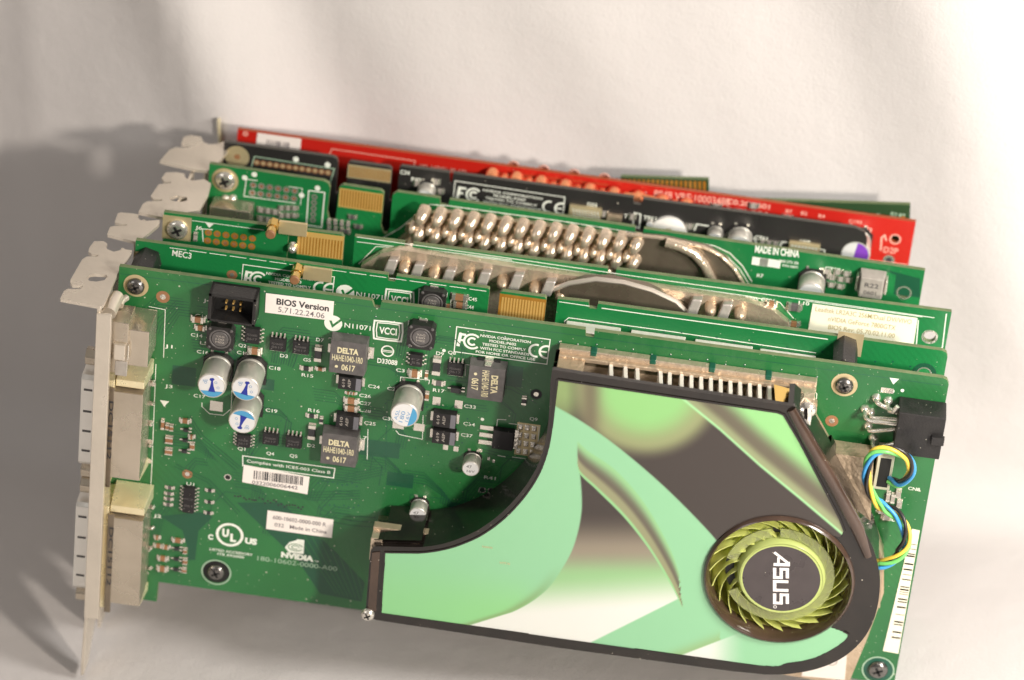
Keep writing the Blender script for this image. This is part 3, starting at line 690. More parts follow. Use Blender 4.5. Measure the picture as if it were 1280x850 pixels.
LN([(523, 380), (524, 361), (559, 366), (558.5, 371)], .25, F=F2, mbx=mb); LN([(563, 383), (565, 366), (584, 369), (583, 386), (564, 384)], .2, F=F2, mbx=mb)
TX('L5', (538, 361), (545, 362), 1.0, .4, F=F2, mbx=mb); TX('C45', (585.5, 375), (596, 376.6), 1.1, .6, F=F2, mbx=mb); TX('C44', (581.5, 385), (592, 386.6), 1.1, .6, F=F2, mbx=mb)
mb.disc(Q(290, 343.5), 1.5, -.03, 'mlcc'); mb.disc(Q(290, 343.5), .6, -.06, 'tin')
mb.ring(rh, 1.7, 3.4, -.04, 'green_tr', 30); mb.ring(rh, 1.7, 2.1, -.06, 'tin', 30)
for k in range(20): mb.disc(Q(720 + 22 * k, 397 + 3.05 * k + (k % 2) * 3), .3, -.03, 'green_dk', 8); 
for px, py in ((183, 330), (1062, 430)):
    a = Q(px, py); mb.cbox(a, 7.2, 7.2, -.09, -.02, 'gold_pad')
mb.build('rear_board', A)
sp = MB(F2)
for q0, q1 in (((708, 402), (776, 412)), ((789, 413.5), (857, 423.5)), ((869, 425), (941, 435.5)), ((950, 437), (1020, 447))):
    a = F2.at(*q0, -1.5); b = F2.at(*q1, -1.5); m_ = (a[1] + b[1]) / 2; sp.add([(a[0], -.2, m_ - .3), (b[0], -.2, m_ - .3), (b[0], -4.0, m_ - 1.2), (a[0], -4.0, m_ - 1.2), (a[0], -.2, m_ - 2), (b[0], -.2, m_ - 2), (b[0], -4, m_ - 3), (a[0], -4, m_ - 3)], [(3, 2, 1, 0), (7, 6, 2, 3), (0, 4, 7, 3), (1, 2, 6, 5)], 'plate')
a = F2.at(708, 402, -1.5); sp.box(a[0], F2.at(1020, 447, -1.5)[0], -6.5, -3.2, a[1] - 30, a[1] - 1.6, 'bronze')
sp.build('rear_heatsink', A, bevel=.25)
sp = MB(F2); sp.box(74, 214, -12.5, -6.6, -101, -14, 'plastic'); sp.box(76, 150, -11, -.3, -101, -60, 'bronze_dk'); sp.build('rear_light_block', A, bevel=.8)  # unseen block added between the boards to keep light off the table below
# black hex spacers joining both boards
for px, py, r in ((186, 319, 3.9), (1058, 428, 3.6)):
    a = F2.P(px, py, 0); s = MB(F1); s.cyl((a[0] + 1.6, 15.3, a[2] - 1.2), (a[0] + 1.6, 1.6, a[2] - 1.2), r, r, 'plastic', 6)
    s.build('hex_spacer', A, bevel=.15)
inductor_round(F2, A, 540, 379, 7.4, 3)
mlcc(F2, A, 574, 372.5, 4.2, 2.0, 1.0); mlcc(F2, A, 574, 382, 3.4, 2.0, 1.0); mlcc(F2, A, 560, 383.5, 1.8, 1.4, .8)
# brass standoff with a spring clip on the rear board
def standoff(F, T, px, py, tab=True, h=7):
    s = MB(F); a = F.at(px, py, -h); s.cyl((a[0], 0, a[1]), (a[0], -h * .55, a[1]), 1.7, 1.7, 'brass', 6); s.cyl((a[0], -h * .55, a[1]), (a[0], -h, a[1]), 1.3, 1.5, 'brass', 16); s.cyl((a[0], -h, a[1]), (a[0], -h - .5, a[1]), 1.5, 1.2, 'mlcc', 16)
    if tab: s.box(a[0] + 1.5, a[0] + 9.5, -1.0, -.1, a[1] - 2.9, a[1] + 1.2, 'gold_pad')
    return s.build('brass_standoff', T, bevel=.1)
standoff(F2, A, 368, 350)

# heatsinks of the front card: plate, fins, nickel lip
hs = MB(F1); yb = -.25
def PP(F, pts, y): return [F.at(px, py, y) for px, py in pts]
hs.poly(PP(F1, ((694, 458), (700, 446), (1000, 489), (1016, 492), (1022, 500), (1021, 512), (1016, 524), (1050, 563), (1080, 569), (1090, 650), (1105, 690), (1105, 735), (1085, 790), (1060, 850), (700, 790), (520, 760), (500, 700), (560, 694), (620, 665), (668, 615), (694, 560), (700, 520)), 0), -2.6, -.3, 'bronze')
hs.build('heatsink_base', A, bevel=.2)
hs = MB(F1)
# bright ribs standing on the lip below the upper board edge
zt = F1.at(800, 466, -4)[1]
def ztop(px): return 0
x_a, x_b = F1.at(700, 0 + 462, -3)[0], F1.at(1000, 500, -3)[0]
ribs = [721, 736, 760, 778, 793, 822, 834] + [849 + 12.2 * k for k in range(0, 14)]
for i, px in enumerate(ribs):
    py = 452 + (px - 700) * .14 + 8
    x = F1.at(px, py, -10)[0]; w = 1.5 if i < 6 else 1.0
    if i in (1,): continue
    hs.add([(x - .3, -2.6, -7.0), (x + .7, -2.6, -7.0), (x + .7 + w, -18.2, -6.8), (x - .3 + w, -18.2, -6.8), (x - .3, -2.6, -30), (x + .7, -2.6, -30), (x + .7 + w, -18.2, -30), (x - .3 + w, -18.2, -30)],
           [(3, 2, 1, 0), (0, 4, 7, 3), (1, 2, 6, 5), (2, 3, 7, 6)], 'plate')
o = hs.build('heatsink_fins', A)
hs = MB(F1); a = F1.at(697, 452, -1); b = F1.at(1018, 497, -1)
hs.box(a[0], b[0], -4.8, -2.55, -7.6, -6.3, 'bronze'); hs.box(a[0] + .2, a[0] + 7.5, -17.8, -4.6, -8.5, -6.9, 'bronze'); hs.box(a[0], b[0], -3.2, -.3, -6.5, -4.9, 'nickel')
hs.box(F1.at(985, 492, -6)[0], F1.at(1018, 497, -6)[0], -10, -2.5, -12, -6, 'nickel')
for px in (740, 815, 890, 962): x = F1.at(px, 460, -1)[0]; hs.box(x - .9, x + .9, -3.35, -.2, -6.2, -4.7, 'green_dk')
hs.build('heatsink_lip', A, bevel=.25)
# copper-coloured spring strip by the corner
hs = MB(F1); a = F1.at(975, 497, -12); hs.add([(a[0] - 2, -8, a[1] + 1.5), (a[0] + 4, -8, a[1] + .5), (a[0] + 5, -17, a[1] - 1), (a[0] - 1, -17, a[1] + .5)], [(3, 2, 1, 0), (0, 1, 2, 3)], 'brass'); hs.build('spring_strip', A)
# bronze duct plate to the right of the shroud and the block in the left mouth
hs = MB(F1)
hs.poly(PP(F1, ((1012, 520), (1038, 566), (1092, 574), (1088, 655), (1104, 700), (1100, 760), (1040, 760), (1000, 600), (1000, 520)), -9.5), -9.5, -2.6, 'bronze')
hs.build('duct_plate', A, bevel=.5)
hs = MB(F1); a = F1.at(466, 664, -14)
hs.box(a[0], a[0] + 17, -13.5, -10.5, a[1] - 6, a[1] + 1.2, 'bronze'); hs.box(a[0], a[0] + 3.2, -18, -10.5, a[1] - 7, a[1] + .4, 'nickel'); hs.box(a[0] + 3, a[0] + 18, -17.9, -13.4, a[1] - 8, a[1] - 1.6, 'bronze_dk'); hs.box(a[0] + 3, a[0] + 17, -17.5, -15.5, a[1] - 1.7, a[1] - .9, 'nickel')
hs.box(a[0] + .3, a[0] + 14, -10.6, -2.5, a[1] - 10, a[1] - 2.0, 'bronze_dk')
hs.build('heatsink_foot', A, bevel=.2)
# foam-coloured corner plate below the fan
hs = MB(F1); hs.poly(PP(F1, ((1005, 812), (1060, 800), (1056, 850), (1002, 845)), -3), -3, -.2, 'pad'); c = F1.at(1040, 826, -3); hs.ring(c, 1.3, 1.6, -3.1, 'ferrite_lt'); hs.build('corner_plate', A, bevel=.15)

# fan shroud -------------------------------------------------------
YS = -20.0
fc = F1.at(973.5, 724, YS); RO, RI = 20.8, 19.5
f_out = PP(F1, ((690, 462), (845, 486), (985, 507), (992, 507), (1000, 514), (1038, 582), (1072, 645), (1090, 682), (1099, 715), (1099, 745), (1092, 775), (1078, 800), (1055, 821), (1025, 835), (990, 842), (955, 843), (915, 839), (700, 810), (470, 775), (461, 771), (457, 764), (463, 690), (467, 683), (478, 683), (520, 684), (548, 681), (572, 674), (600, 661), (628, 640), (652, 614), (670, 586), (681, 555), (686, 520), (688, 478)), YS)
def catmull(pts, i0, i1, n=5):
    out_ = []; N = len(pts)
    for i in range(N):
        p1 = pts[i]; out_.append(tuple(p1))
        if i0 <= i < i1:
            p0, p2, p3 = pts[i - 1], pts[(i + 1) % N], pts[(i + 2) % N]
            for k in range(1, n):
                t = k / n; out_.append(tuple(.5 * ((2 * b) + (-a + c) * t + (2 * a - 5 * b + 4 * c - d) * t * t + (-a + 3 * b - 3 * c + d) * t ** 3) for a, b, c, d in zip(p0, p1, p2, p3)))
    return out_
NF = len(f_out); yEs = [-4 if 5 <= i <= 19 else (-8 if i < 23 else (-.6 if i < NF - 2 else -9)) for i in range(NF)]
fo3 = catmull(catmull([(a[0], a[1], e) for a, e in zip(f_out, yEs)], 24, NF - 1), 7, 15)
f_out = [(a[0], a[1]) for a in fo3]; yEs = [a[2] for a in fo3]
circ = lambda r, n=48: [(fc[0] + r * math.cos(2 * math.pi * k / n), fc[1] + r * math.sin(2 * math.pi * k / n)) for k in range(n)]
sh = MB(F1); sh.poly(f_out, YS, YS + 1.6, 'frame', holes=[circ(RI + .6)])
# side wall, drawn in a little, open at the top edge where the air leaves
W_in = []
n = len(f_out); ctr = Vector((155, -50))
k0 = 0
for i in range(n):
    if i in (0, 1): continue                     # top edge stays open over the fins
    a, b = Vector(f_out[i]), Vector(f_out[(i + 1) % n]); d = (b - a)
    if d.length < .01: continue
    nn = Vector((-d.y, d.x)).normalized()
    if (a + nn - ctr).length > (a - nn - ctr).length: nn = -nn
    wa, wb = a + nn * .15, b + nn * .15
    yE = yEs[i]
    sh.add([(wa.x, YS + 1.6, wa.y), (wb.x, YS + 1.6, wb.y), (wb.x, yE, wb.y), (wa.x, yE, wa.y), (wa.x + nn.x, YS + 1.6, wa.y + nn.y), (wb.x + nn.x, YS + 1.6, wb.y + nn.y), (wb.x + nn.x, yE, wb.y + nn.y), (wa.x + nn.x, yE, wa.y + nn.y)],
           [(0, 1, 2, 3), (7, 6, 5, 4), (3, 2, 6, 7)], 'frame')
shroud = sh.build('fan_shroud', A, bevel=.45)
# rounded smoky bars along the right diagonal and the left end
b_ = MB(F1)
b_.tube([F1.P(989, 511, YS + .2), F1.P(1008, 545, YS), F1.P(1040, 600, YS), F1.P(1072, 660, YS), F1.P(1085, 695, YS)], [1.4, 1.7, 1.9, 1.9, 1.2], 'smoke', 12)
b_.build('shroud_bar', shroud, smooth=60)
b_ = MB(F1); b_.poly(PP(F1, ((465, 691), (475, 690), (470, 764), (459.5, 763)), YS - .3), YS - .3, YS + 1, 'smoke'); b_.build('shroud_end_cap', shroud, bevel=.3)
# printed panel ----------------------------------------------------
st = PP(F1, ((697, 474), (845, 496), (972, 515), (980, 518), (1000, 552), (1050, 648), (1056, 664), (1052, 672), (1030, 668), (1030, 780), (1052, 788), (1061, 794), (1050, 806), (1020, 822), (985, 829), (940, 831), (700, 798), (476, 766), (481, 690), (522, 690.5), (551, 687), (576, 680), (604, 667), (632.5, 645.5), (657, 618.5), (675, 589.5), (686, 557), (691.5, 521)), YS)
st = catmull(catmull(st, len(st) - 9, len(st) - 1), 10, 15)
NS = len(st)
def inside(X, Z, poly):
    r = np.zeros(X.shape, bool); n = len(poly)
    for i in range(n):
        x1, z1 = poly[i]; x2, z2 = poly[(i + 1) % n]
        c_ = ((z1 > Z) != (z2 > Z)) & (X < (x2 - x1) * (Z - z1) / ((z2 - z1) if z2 != z1 else 1e-9) + x1); r ^= c_
    return r
def ss(a, b, x): t = np.clip((x - a) / (b - a), 0, 1); return t * t * (3 - 2 * t)
def artwork(px, py):
    """printed shapes: mint ribbons over a chrome-look ground; px, py = photo pixels of the panel plane"""
    def mix(a, b, t): return a * (1 - t[..., None]) + b * t[..., None]
    C3 = lambda *v: np.array(v, float)
    def si(v, xs_, ys_):        # smooth curve through the control points
        pts_ = catmull(list(zip(xs_, ys_)) + [(xs_[-1] + 1, ys_[-1])] * 1, 1, len(xs_) - 2, 10)
        a_ = np.array(pts_, float); a_ = a_[np.argsort(a_[:, 0], kind='stable')]; return np.interp(v, a_[:, 0], a_[:, 1])
    mint = C3(148, 208, 162); mint2 = C3(150, 214, 138); dark = C3(60, 52, 48); green = C3(146, 206, 128); white = C3(234, 236, 230); grey = C3(150, 143, 122)
    one = np.ones(px.shape + (1,))
    f1 = si(px, [690, 720, 760, 800, 840, 885, 930, 960, 1000, 1100], [505, 522, 549, 581, 617, 663, 715, 735, 700, 690])
    f2 = np.interp(px, [820, 846, 850, 900, 950, 1000, 1045, 1100], [380, 470, 497, 538, 583, 624, 662, 710])
    c3 = si(py, [560, 575, 600, 640, 680, 710, 740, 765, 785], [719, 722, 726, 727, 718, 703, 680, 640, 575])
    f4 = si(px, [715, 724, 745, 780, 810, 835, 851, 900], [560, 590, 611, 646, 684, 724, 755, 860])
    f5 = si(px, [715, 733, 770, 805, 835, 850, 853, 900], [545, 562, 588, 628, 680, 720, 752, 900])
    # ground A
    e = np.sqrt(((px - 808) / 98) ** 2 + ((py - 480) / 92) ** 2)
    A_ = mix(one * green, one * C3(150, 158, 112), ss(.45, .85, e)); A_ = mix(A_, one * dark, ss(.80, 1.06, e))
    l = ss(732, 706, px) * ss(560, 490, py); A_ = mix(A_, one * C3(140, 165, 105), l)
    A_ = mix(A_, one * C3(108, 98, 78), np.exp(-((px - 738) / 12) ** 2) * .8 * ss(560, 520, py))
    # right ribbon
    u = (f2 - py) * .77
    B_ = mix(one * C3(168, 230, 165), one * C3(150, 160, 118), ss(1.5, 4, u)); B_ = mix(B_, one * C3(104, 98, 80), ss(6, 17, u)); B_ = mix(B_, one * mint2, ss(20, 44, u))
    K = 1.3
    col = mix(B_, A_, ss(-K, K, py - f2))
    # left mint
    m_ = mix(one * mint, one * C3(146, 214, 140), ss(700, 770, py + (600 - px) * .12) * ss(700, 640, px))
    m_ = mix(m_, one * C3(140, 208, 150), ss(500, 690, 1180 - px) * .5 * ss(560, 720, py))
    # shading lines printed along the leaf edge
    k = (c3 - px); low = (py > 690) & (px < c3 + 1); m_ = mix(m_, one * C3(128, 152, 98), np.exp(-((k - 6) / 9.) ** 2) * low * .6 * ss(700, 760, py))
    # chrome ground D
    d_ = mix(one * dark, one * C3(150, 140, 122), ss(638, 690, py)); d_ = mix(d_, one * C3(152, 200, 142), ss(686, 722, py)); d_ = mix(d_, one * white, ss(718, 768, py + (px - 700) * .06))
    m0 = m_
    lim = np.where(px > 738, 803 - (px - 738) * .5, 900)
    inD = ss(-K, K, px - c3) * ss(-K, K, py - np.where(px < 724, 500, f4)) * ss(K, -K, px - 853) * ss(K, -K, py - lim)
    inD = inD * ss(572, 582, py + (px - 724) * .5)
    m_ = mix(m_, d_, inD)
    # blade between f5 and f4
    bl = ss(-K, K, py - f5) * ss(K, -K, py - f4) * ss(K, -K, px - 853) * ss(-K, K, px - 722); t = (f4 - py) / np.maximum(f4 - f5, 1)
    b_ = mix(one * C3(150, 212, 145), one * C3(150, 152, 115), ss(.05, .14, t)); b_ = mix(b_, one * C3(102, 96, 82), ss(.30, .50, t)); b_ = mix(b_, one * C3(150, 205, 145), ss(.50, .98, t))
    m_ = mix(m_, b_, bl)
    # lower ribbon and white wedge
    le = 819 - (px - 851) * .385; m_ = mix(m_, one * C3(146, 178, 118), np.exp(-((le - py) / 9.) ** 2) * (py < le) * (px > 720) * (px < 900) * .7 * (1 - inD))
    w_ = mix(one * white, one * mint, ss(880, 935, px)); m_ = mix(m_, w_, ss(-K, K, py - le) * (px > 790))
    # scuffed nearly-erased lettering
    col = mix(col, m_, ss(-K, K, py - f1))
    return col / 255.
xs = np.arange(78, 224, .30); zs = np.arange(-100, 2, .30)
Xg, Zg = np.meshgrid(xs, zs)
Rn = R_CAM; Cn = C_CAM
v3 = np.stack([Xg, np.full_like(Xg, YS), Zg], -1) - Cn; cc_ = v3 @ Rn.T
PX = 640 + FPX * cc_[..., 0] / cc_[..., 2]; PY = 425 + FPX * cc_[..., 1] / cc_[..., 2]
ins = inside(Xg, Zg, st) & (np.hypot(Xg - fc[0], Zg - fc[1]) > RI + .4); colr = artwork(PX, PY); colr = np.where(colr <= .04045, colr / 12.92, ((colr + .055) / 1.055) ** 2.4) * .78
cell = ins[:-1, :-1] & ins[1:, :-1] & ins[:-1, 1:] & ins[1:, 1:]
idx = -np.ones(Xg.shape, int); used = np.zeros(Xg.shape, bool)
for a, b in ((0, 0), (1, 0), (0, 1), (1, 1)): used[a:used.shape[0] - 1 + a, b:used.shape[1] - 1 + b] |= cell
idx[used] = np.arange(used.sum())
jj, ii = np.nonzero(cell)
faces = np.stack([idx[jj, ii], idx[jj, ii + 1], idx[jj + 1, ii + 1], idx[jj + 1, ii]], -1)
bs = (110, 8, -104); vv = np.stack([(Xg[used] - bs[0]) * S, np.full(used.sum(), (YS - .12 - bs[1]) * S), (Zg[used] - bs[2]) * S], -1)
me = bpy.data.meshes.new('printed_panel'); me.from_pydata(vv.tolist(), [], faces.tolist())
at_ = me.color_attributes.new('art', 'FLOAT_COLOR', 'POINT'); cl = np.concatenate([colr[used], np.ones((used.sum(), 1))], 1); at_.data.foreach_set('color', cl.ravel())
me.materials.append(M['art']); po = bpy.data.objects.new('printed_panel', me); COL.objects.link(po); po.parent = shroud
# slim border that finishes the panel edge
b_ = MB(F1); b_.line(st[:8], .55, YS - .3, 'frame'); b_.line(st[11:], .45, YS - .3, 'frame'); b_.line([st[-1], st[0]], .55, YS - .3, 'frame'); b_.build('panel_border', shroud)
# scuffs
b_ = MB(F1)
for t, a, b in (('NWX', (603, 684), (616, 686)), ('VITX', (624, 704), (638, 706))): b_.text(t, F1.at(*a, YS), F1.at(*b, YS), .7, YS - .16, 'gold_pad', .3)
b_.build('scuff_mark', shroud)
# fan --------------------------------------------------------------
b_ = MB(F1)
N_ = 60
for prof, m_ in (([(RO + .2, -19.2), (RO, -20.9), (RO - .7, -21.4), (RI + .5, -21.2), (RI, -20.4), (RI - .2, -15)], 'smoke'),):
    vs = [(fc[0] + r * math.cos(2 * math.pi * k / N_), y, fc[1] + r * math.sin(2 * math.pi * k / N_)) for r, y in prof for k in range(N_)]
    b_.add(vs, [(j * N_ + k, j * N_ + (k + 1) % N_, (j + 1) * N_ + (k + 1) % N_, (j + 1) * N_ + k)[::-1] for j in range(len(prof) - 1) for k in range(N_)], m_)
b_.build('fan_ring', shroud, smooth=70)
fan = MB(F1); hc = (fc[0] + .7, fc[1] - .4)
fan.lathe((hc[0], -8, hc[1]), (0, -1, 0), [(0, 12.6), (8.5, 12.4), (10.3, 12.0), (10.9, 11.5), (10.7, 10.8)], 'lime_lt', 56)
fan_o = fan.build('fan_hub', shroud, smooth=60)
NB = 23
bl = MB(F1)
for k in range(NB):
    a0 = 2 * math.pi * k / NB; row = []
    for j in range(6):
        t = j / 5; r = 12.3 + (RI - .6 - 12.3) * t; a = a0 + .62 * t ** 1.2
        for y, da in ((-8.5, 0), (-17.2 + 2.2 * (1 - t) * 0, .17)):
            row.append((hc[0] * (1 - t) + fc[0] * t + r * math.cos(a + da), y, hc[1] * (1 - t) + fc[1] * t + r * math.sin(a + da)))
    b0 = [(x, y, z) for x, y, z in row]; th = .55
    b1 = [(x + th * math.cos(a0 + 1.2), y, z + th * math.sin(a0 + 1.2)) for x, y, z in row]
    fs = []
    for j in range(5):
        p = 2 * j; fs += [(p, p + 1, p + 3, p + 2), (12 + p + 2, 12 + p + 3, 12 + p + 1, 12 + p), (p + 1, 12 + p + 1, 12 + p + 3, p + 3), (p, p + 2, 12 + p + 2, 12 + p)]
    fs += [(0, 12, 13, 1), (10, 11, 23, 22)]
    bl.add(b0 + b1, fs, 'lime')
bl.build('fan_blades', fan_o, smooth=30)
gr = MB(F1)   # clear stator ring above the blades with open slots
for a0, a1 in ((-150, 96), (106, 168)):
    aa = [math.radians(t) for t in np.linspace(a0, a1, 20)]; ro, ri = 15.3, 12.5
    pts = [(fc[0] + ro * math.cos(t), fc[1] + ro * math.sin(t)) for t in aa] + [(fc[0] + ri * math.cos(t), fc[1] + ri * math.sin(t)) for t in aa[::-1]]
    gr.poly(pts, -17.9, -17.5, 'clear_lime')
for a0, a1 in ((96, 106), (168, 210)):   # dark plates under the gaps, painting the shade of open slots
    aa = [math.radians(t) for t in np.linspace(a0 + 1, a1 - 1, 14)]
    gr.poly([(fc[0] + 15.0 * math.cos(t), fc[1] + 15.0 * math.sin(t)) for t in aa] + [(fc[0] + 12.6 * math.cos(t), fc[1] + 12.6 * math.sin(t)) for t in aa[::-1]], -15.5, -15.2, 'plastic_dk')
gr.build('stator_ring', fan_o)
gr = MB(F1); gr.disc(fc, RI - .1, -6.2, 'housing', 40); gr.lathe((fc[0], -6.2, fc[1]), (0, -1, 0), [(0, RI - .1), (9, RI - .1)], 'housing', 40); gr.f.pop(); gr.m.pop()
gr.build('fan_well', shroud, smooth=60)
lg = MB(F1); lg.disc(hc, 10.75, -19.0, 'hub', 48)
lg.ring(hc, 10.75, 11.2, -19.02, 'lime_lt', 48)
hubst = lg.build('hub_sticker', fan_o)
lg = MB(F1)
# block letters A S U S, read from top to bottom of the hub; u along the word, v = up of the letters (towards +x)
o0 = Vector(F1.at(967, 687, -19)); o1 = Vector(F1.at(981, 763, -19)); du = (Vector(F1.at(971, 760, -19)) - Vector(F1.at(971, 688, -19))).normalized(); dv = Vector((-du.y, du.x)); 
wl = 18.0; cen = Vector(F1.at(976.5, 724, -19)); org = cen - du * 8.9 - dv * 2.0
def LW(pts, w=.95): lg.line([org + du * u + dv * v for u, v in pts], w, -19.1, 'logo')
LW([(0.0, 0.1), (3.2, 3.6)], .8); LW([(3.0, 3.9), (4.0, 3.9), (4.0, -.1)], 1.0); LW([(1.6, 1.25), (4.0, 1.25)], .7)
for o_ in (5.2, 13.7): LW([(o_ + 3.3, 3.7), (o_ + .3, 3.7), (o_ + .3, 2.0), (o_ + 3.1, 2.0), (o_ + 3.1, .2), (o_ - .1, .2)], .9)
LW([(9.6, 4.0), (9.6, .2), (12.5, .2), (12.5, 4.0)], .95)
cr = org + du * 18.1 + dv * .3; lg.ring((cr.x, cr.y), .32, .5, -19.1, 'logo', 14)
lg.build('logo_print', fan_o)
# screws on the shroud
screw(F1, A, 460, 767, 1.9, 'screw_lt', y=YS); screw(F1, A, 1010, 511, 2.3, 'screw_lt', y=-12)
b_ = MB(F1); a = F1.at(1003, 500, -10); b_.cyl((a[0], -2.6, a[1] - 2), (a[0], -12, a[1] - 2), 3.0, 2.6, 'nickel', 16); b_.build('shroud_post', A, smooth=50)

# board screws
screw(F1, A, 170, 357, 2.45, ring=3.5); screw(F1, A, 1055.5, 481, 2.5, ring=3.6); 
screw(F1, A, 270.4, 714, 2.5, 'screw', ring=3.9, rm='plastic_dk'); screw(F1, A, 1097.6, 836, 2.8, 'screw', ring=4.2, rm='green_dk')

# components ---------------------------------------------------------
# shrouded pin header
c0 = F1.at(259, 400, -7); c1 = F1.at(318.5, 384, -7); hd = MB(F1)
x0, x1, z0, z1 = c0[0], c1[0] + .3, c0[1], c1[1] + 2.4; zlo, zhi = z0 - .2, z1
for bx in ((x0, x1, -7, -.2, zhi - .9, zhi), (x0, x1, -7, -.2, zlo, zlo + .7), (x0, x0 + .9, -7, -.2, zlo, zhi), (x1 - .9, x1, -7, -.2, zlo, zhi)): hd.box(*bx, 'plastic')
hd.box(x0, x1, -1.5, -.2, zlo, zhi, 'plastic_dk'); hd.box((x0 + x1) / 2 - 1.6, (x0 + x1) / 2 + 1.6, -7.02, -2, zhi - .95, zhi - .1, 'plastic_dk')
ho = hd.build('pin_header', A, bevel=.12)
hp = MB(F1)
for i in range(3):
    for j in range(2): xx = x0 + 4.3 + 2.0 * i; zz = zlo + 2.0 + 2.0 * j; hp.box(xx - .3, xx + .3, -3.0, -1.5, zz - .3, zz + .3, 'gold_lt', (.1, .1))
hp.build('pins', ho)
inductor_round(F1, A, 275, 424, 7.6, 3)
mlcc(F1, A, 247, 400.3, 3.2, 2.0); mlcc(F1, A, 250, 410.8, 2.6, 1.6, m='mlcc')
soic(F1, A, 315, 420.5, 4.2, 5.0, 4); mlcc(F1, A, 318, 439.8, 3.2, 2.2, 1.1)
ecap(F1, A, 264.5, 482.5, 11.2, 8.0, 'blue', .05); ecap(F1, A, 306.7, 486.3, 11.2, 8.0, 'blue', -.9 + .75); ecap(F1, A, 302.8, 527, 11.2, 8.0, 'blue', math.pi - .2)
ecap(F1, A, 505.5, 519, 11.2, 8.0, 'text', math.radians(80))
soic(F1, A, 346.8, 431.5, 4.6, 4.0, 4, 'tb'); soic(F1, A, 375.7, 435.5, 4.6, 4.0, 4, 'tb')
mlcc(F1, A, 397.2, 443.5, 2.0, 4.6, 1.2, 'diode', 'res', False)
delta(F1, A, 434.5, 448, 10.4, 10.8, 4.6); delta(F1, A, 423.5, 563, 10.4, 10.6, 4.6); delta(F1, A, 607.3, 480, 10.4, 11.0, 4.6, math.radians(-88), 't')
mlcc(F1, A, 382.5, 461, 2.8, 1.5, .6, 'resistor', 'res'); mlcc(F1, A, 400, 461.8, 2.2, 1.2, .6, 'resistor', 'mlcc')
tant(F1, A, 437, 480, 6.6, 4.2); tant(F1, A, 434, 528, 6.6, 4.4, txt=('AEP', '610'))
mlcc(F1, A, 435, 491.6, 1.0, 1.0, .5, 'resistor'); mlcc(F1, A, 442, 492.4, 1.0, 1.0, .5, 'resistor')
mlcc(F1, A, 438.6, 502.2, 3.6, 1.9); mlcc(F1, A, 438.6, 511.6, 3.6, 1.9)
mlcc(F1, A, 389.4, 520.3, 2.6, 1.4, .6, 'resistor', 'res'); mlcc(F1, A, 401.5, 526, 1.1, 2.0, .6, 'resistor', 'res', False)
mlcc(F1, A, 389.5, 541, 2.1, 4.6, 1.2, 'diode', 'res', False)
soic(F1, A, 304, 552, 4.0, 4.2, 4); soic(F1, A, 337.9, 549.5, 4.6, 3.8, 4, 'tb'); soic(F1, A, 366.9, 553.5, 4.6, 3.8, 4, 'tb')
inductor_round(F1, A, 526, 422, 7.6, 3.4)
soic(F1, A, 519.8, 451, 3.6, 4.0, 3, txt=('F7', '55')); mlcc(F1, A, 518, 468, 3.0, 2.4, 1.1)
mlcc(F1, A, 545.5, 459, 2.3, 5.4, 1.3, 'diode', 'res', False); soic(F1, A, 569, 462.6, 4.6, 3.9, 4, 'tb')
mlcc(F1, A, 548.2, 479.5, 2.8, 1.7, .7, 'resistor', 'ferrite'); mlcc(F1, A, 533, 469.5, 1.0, 2.2, .6, 'resistor', 'mlcc', False); mlcc(F1, A, 533.5, 496, 1.2, 2.6, .7, 'resistor', 'mlcc', False)
sot(F1, A, 569.7, 488.5, 3.0, 1.8, 1.4)
tant(F1, A, 555.2, 526, 6.6, 4.6); tant(F1, A, 554.5, 547.5, 6.6, 4.4)
mlcc(F1, A, 655, 501.7, 1.4, 2.4, .6, 'resistor', 'res', False)
ecap(F1, A, 588.2, 586.2, 5.4, 4.9, 'plain'); ecap(F1, A, 521.9, 644, 5.4, 4.9, 'plain')
# power transistor on its grid of pads
c = F1.at(628.5, 551, -2.3); q9 = MB(F1); q9.cbox(c, 6.0, 6.4, -2.3, -.2, 'chip', 0, (.15, .2)); o9 = q9.build('power_transistor', A, bevel=.12); q9 = MB(F1)
for k in range(3): q9.box(c[0] - 6.8, c[0] - 3, -.5, -.06, c[1] + 1.6 - 2.4 * k, c[1] + 3.0 - 2.4 * k, 'tin')
q9.box(c[0] + 3, c[0] + 4.2, -1.0, -.06, c[1] - 3, c[1] + 3.2, 'tin')
for i in range(3):
    for j in range(4): a = F1.at(650.5 + i * 8.6 - j * .8, 533.5 + j * 10 + i * 1.2); q9.box(a[0] - .75, a[0] + .75, -.35, -.05, a[1] - .95, a[1] + .95, 'tin', (.3, .35))
q9.build('leads', o9, bevel=.08); q9 = MB(F1); a = F1.at(659, 549.5); q9.cbox(a, 6.4, 10.6, -.045, None or -.03, 'gold_pad'); q9.build('copper_pad', o9)
# logic chip and the little parts along the left edge
soic(F1, A, 235.5, 626, 3.4, 8.6, 7, txt=('HC14', '061'))
for px, py in ((262, 613.5), (261.5, 628), (260.5, 641.5), (212, 610), (211, 617.5), (210.6, 624), (210, 631)): mlcc(F1, A, px, py, 1.9, 1.1, .5, 'resistor', 'ferrite' if px < 220 else 'res')
for px, py in ((232, 538.5), (231, 551.5), (230, 565)): sot(F1, A, px, py)
for px, py, w, h, hz in ((231, 527, 2.6, 1.5, True), (203, 531.5, 1.0, 3.2, False), (208.5, 534.5, 1.1, 1.8, False), (214, 536, 1.1, 1.8, False), (211, 551, 2.2, 2.2, False), (210.5, 565.5, 2.2, 2.0, False), (240, 559, 1.4, 2.2, False), (239, 547, 1.2, 1.4, True)): mlcc(F1, A, px, py, w, h, .9, 'ceramic_capacitor' if w > 1.5 else 'resistor', 'mlcc', hz)
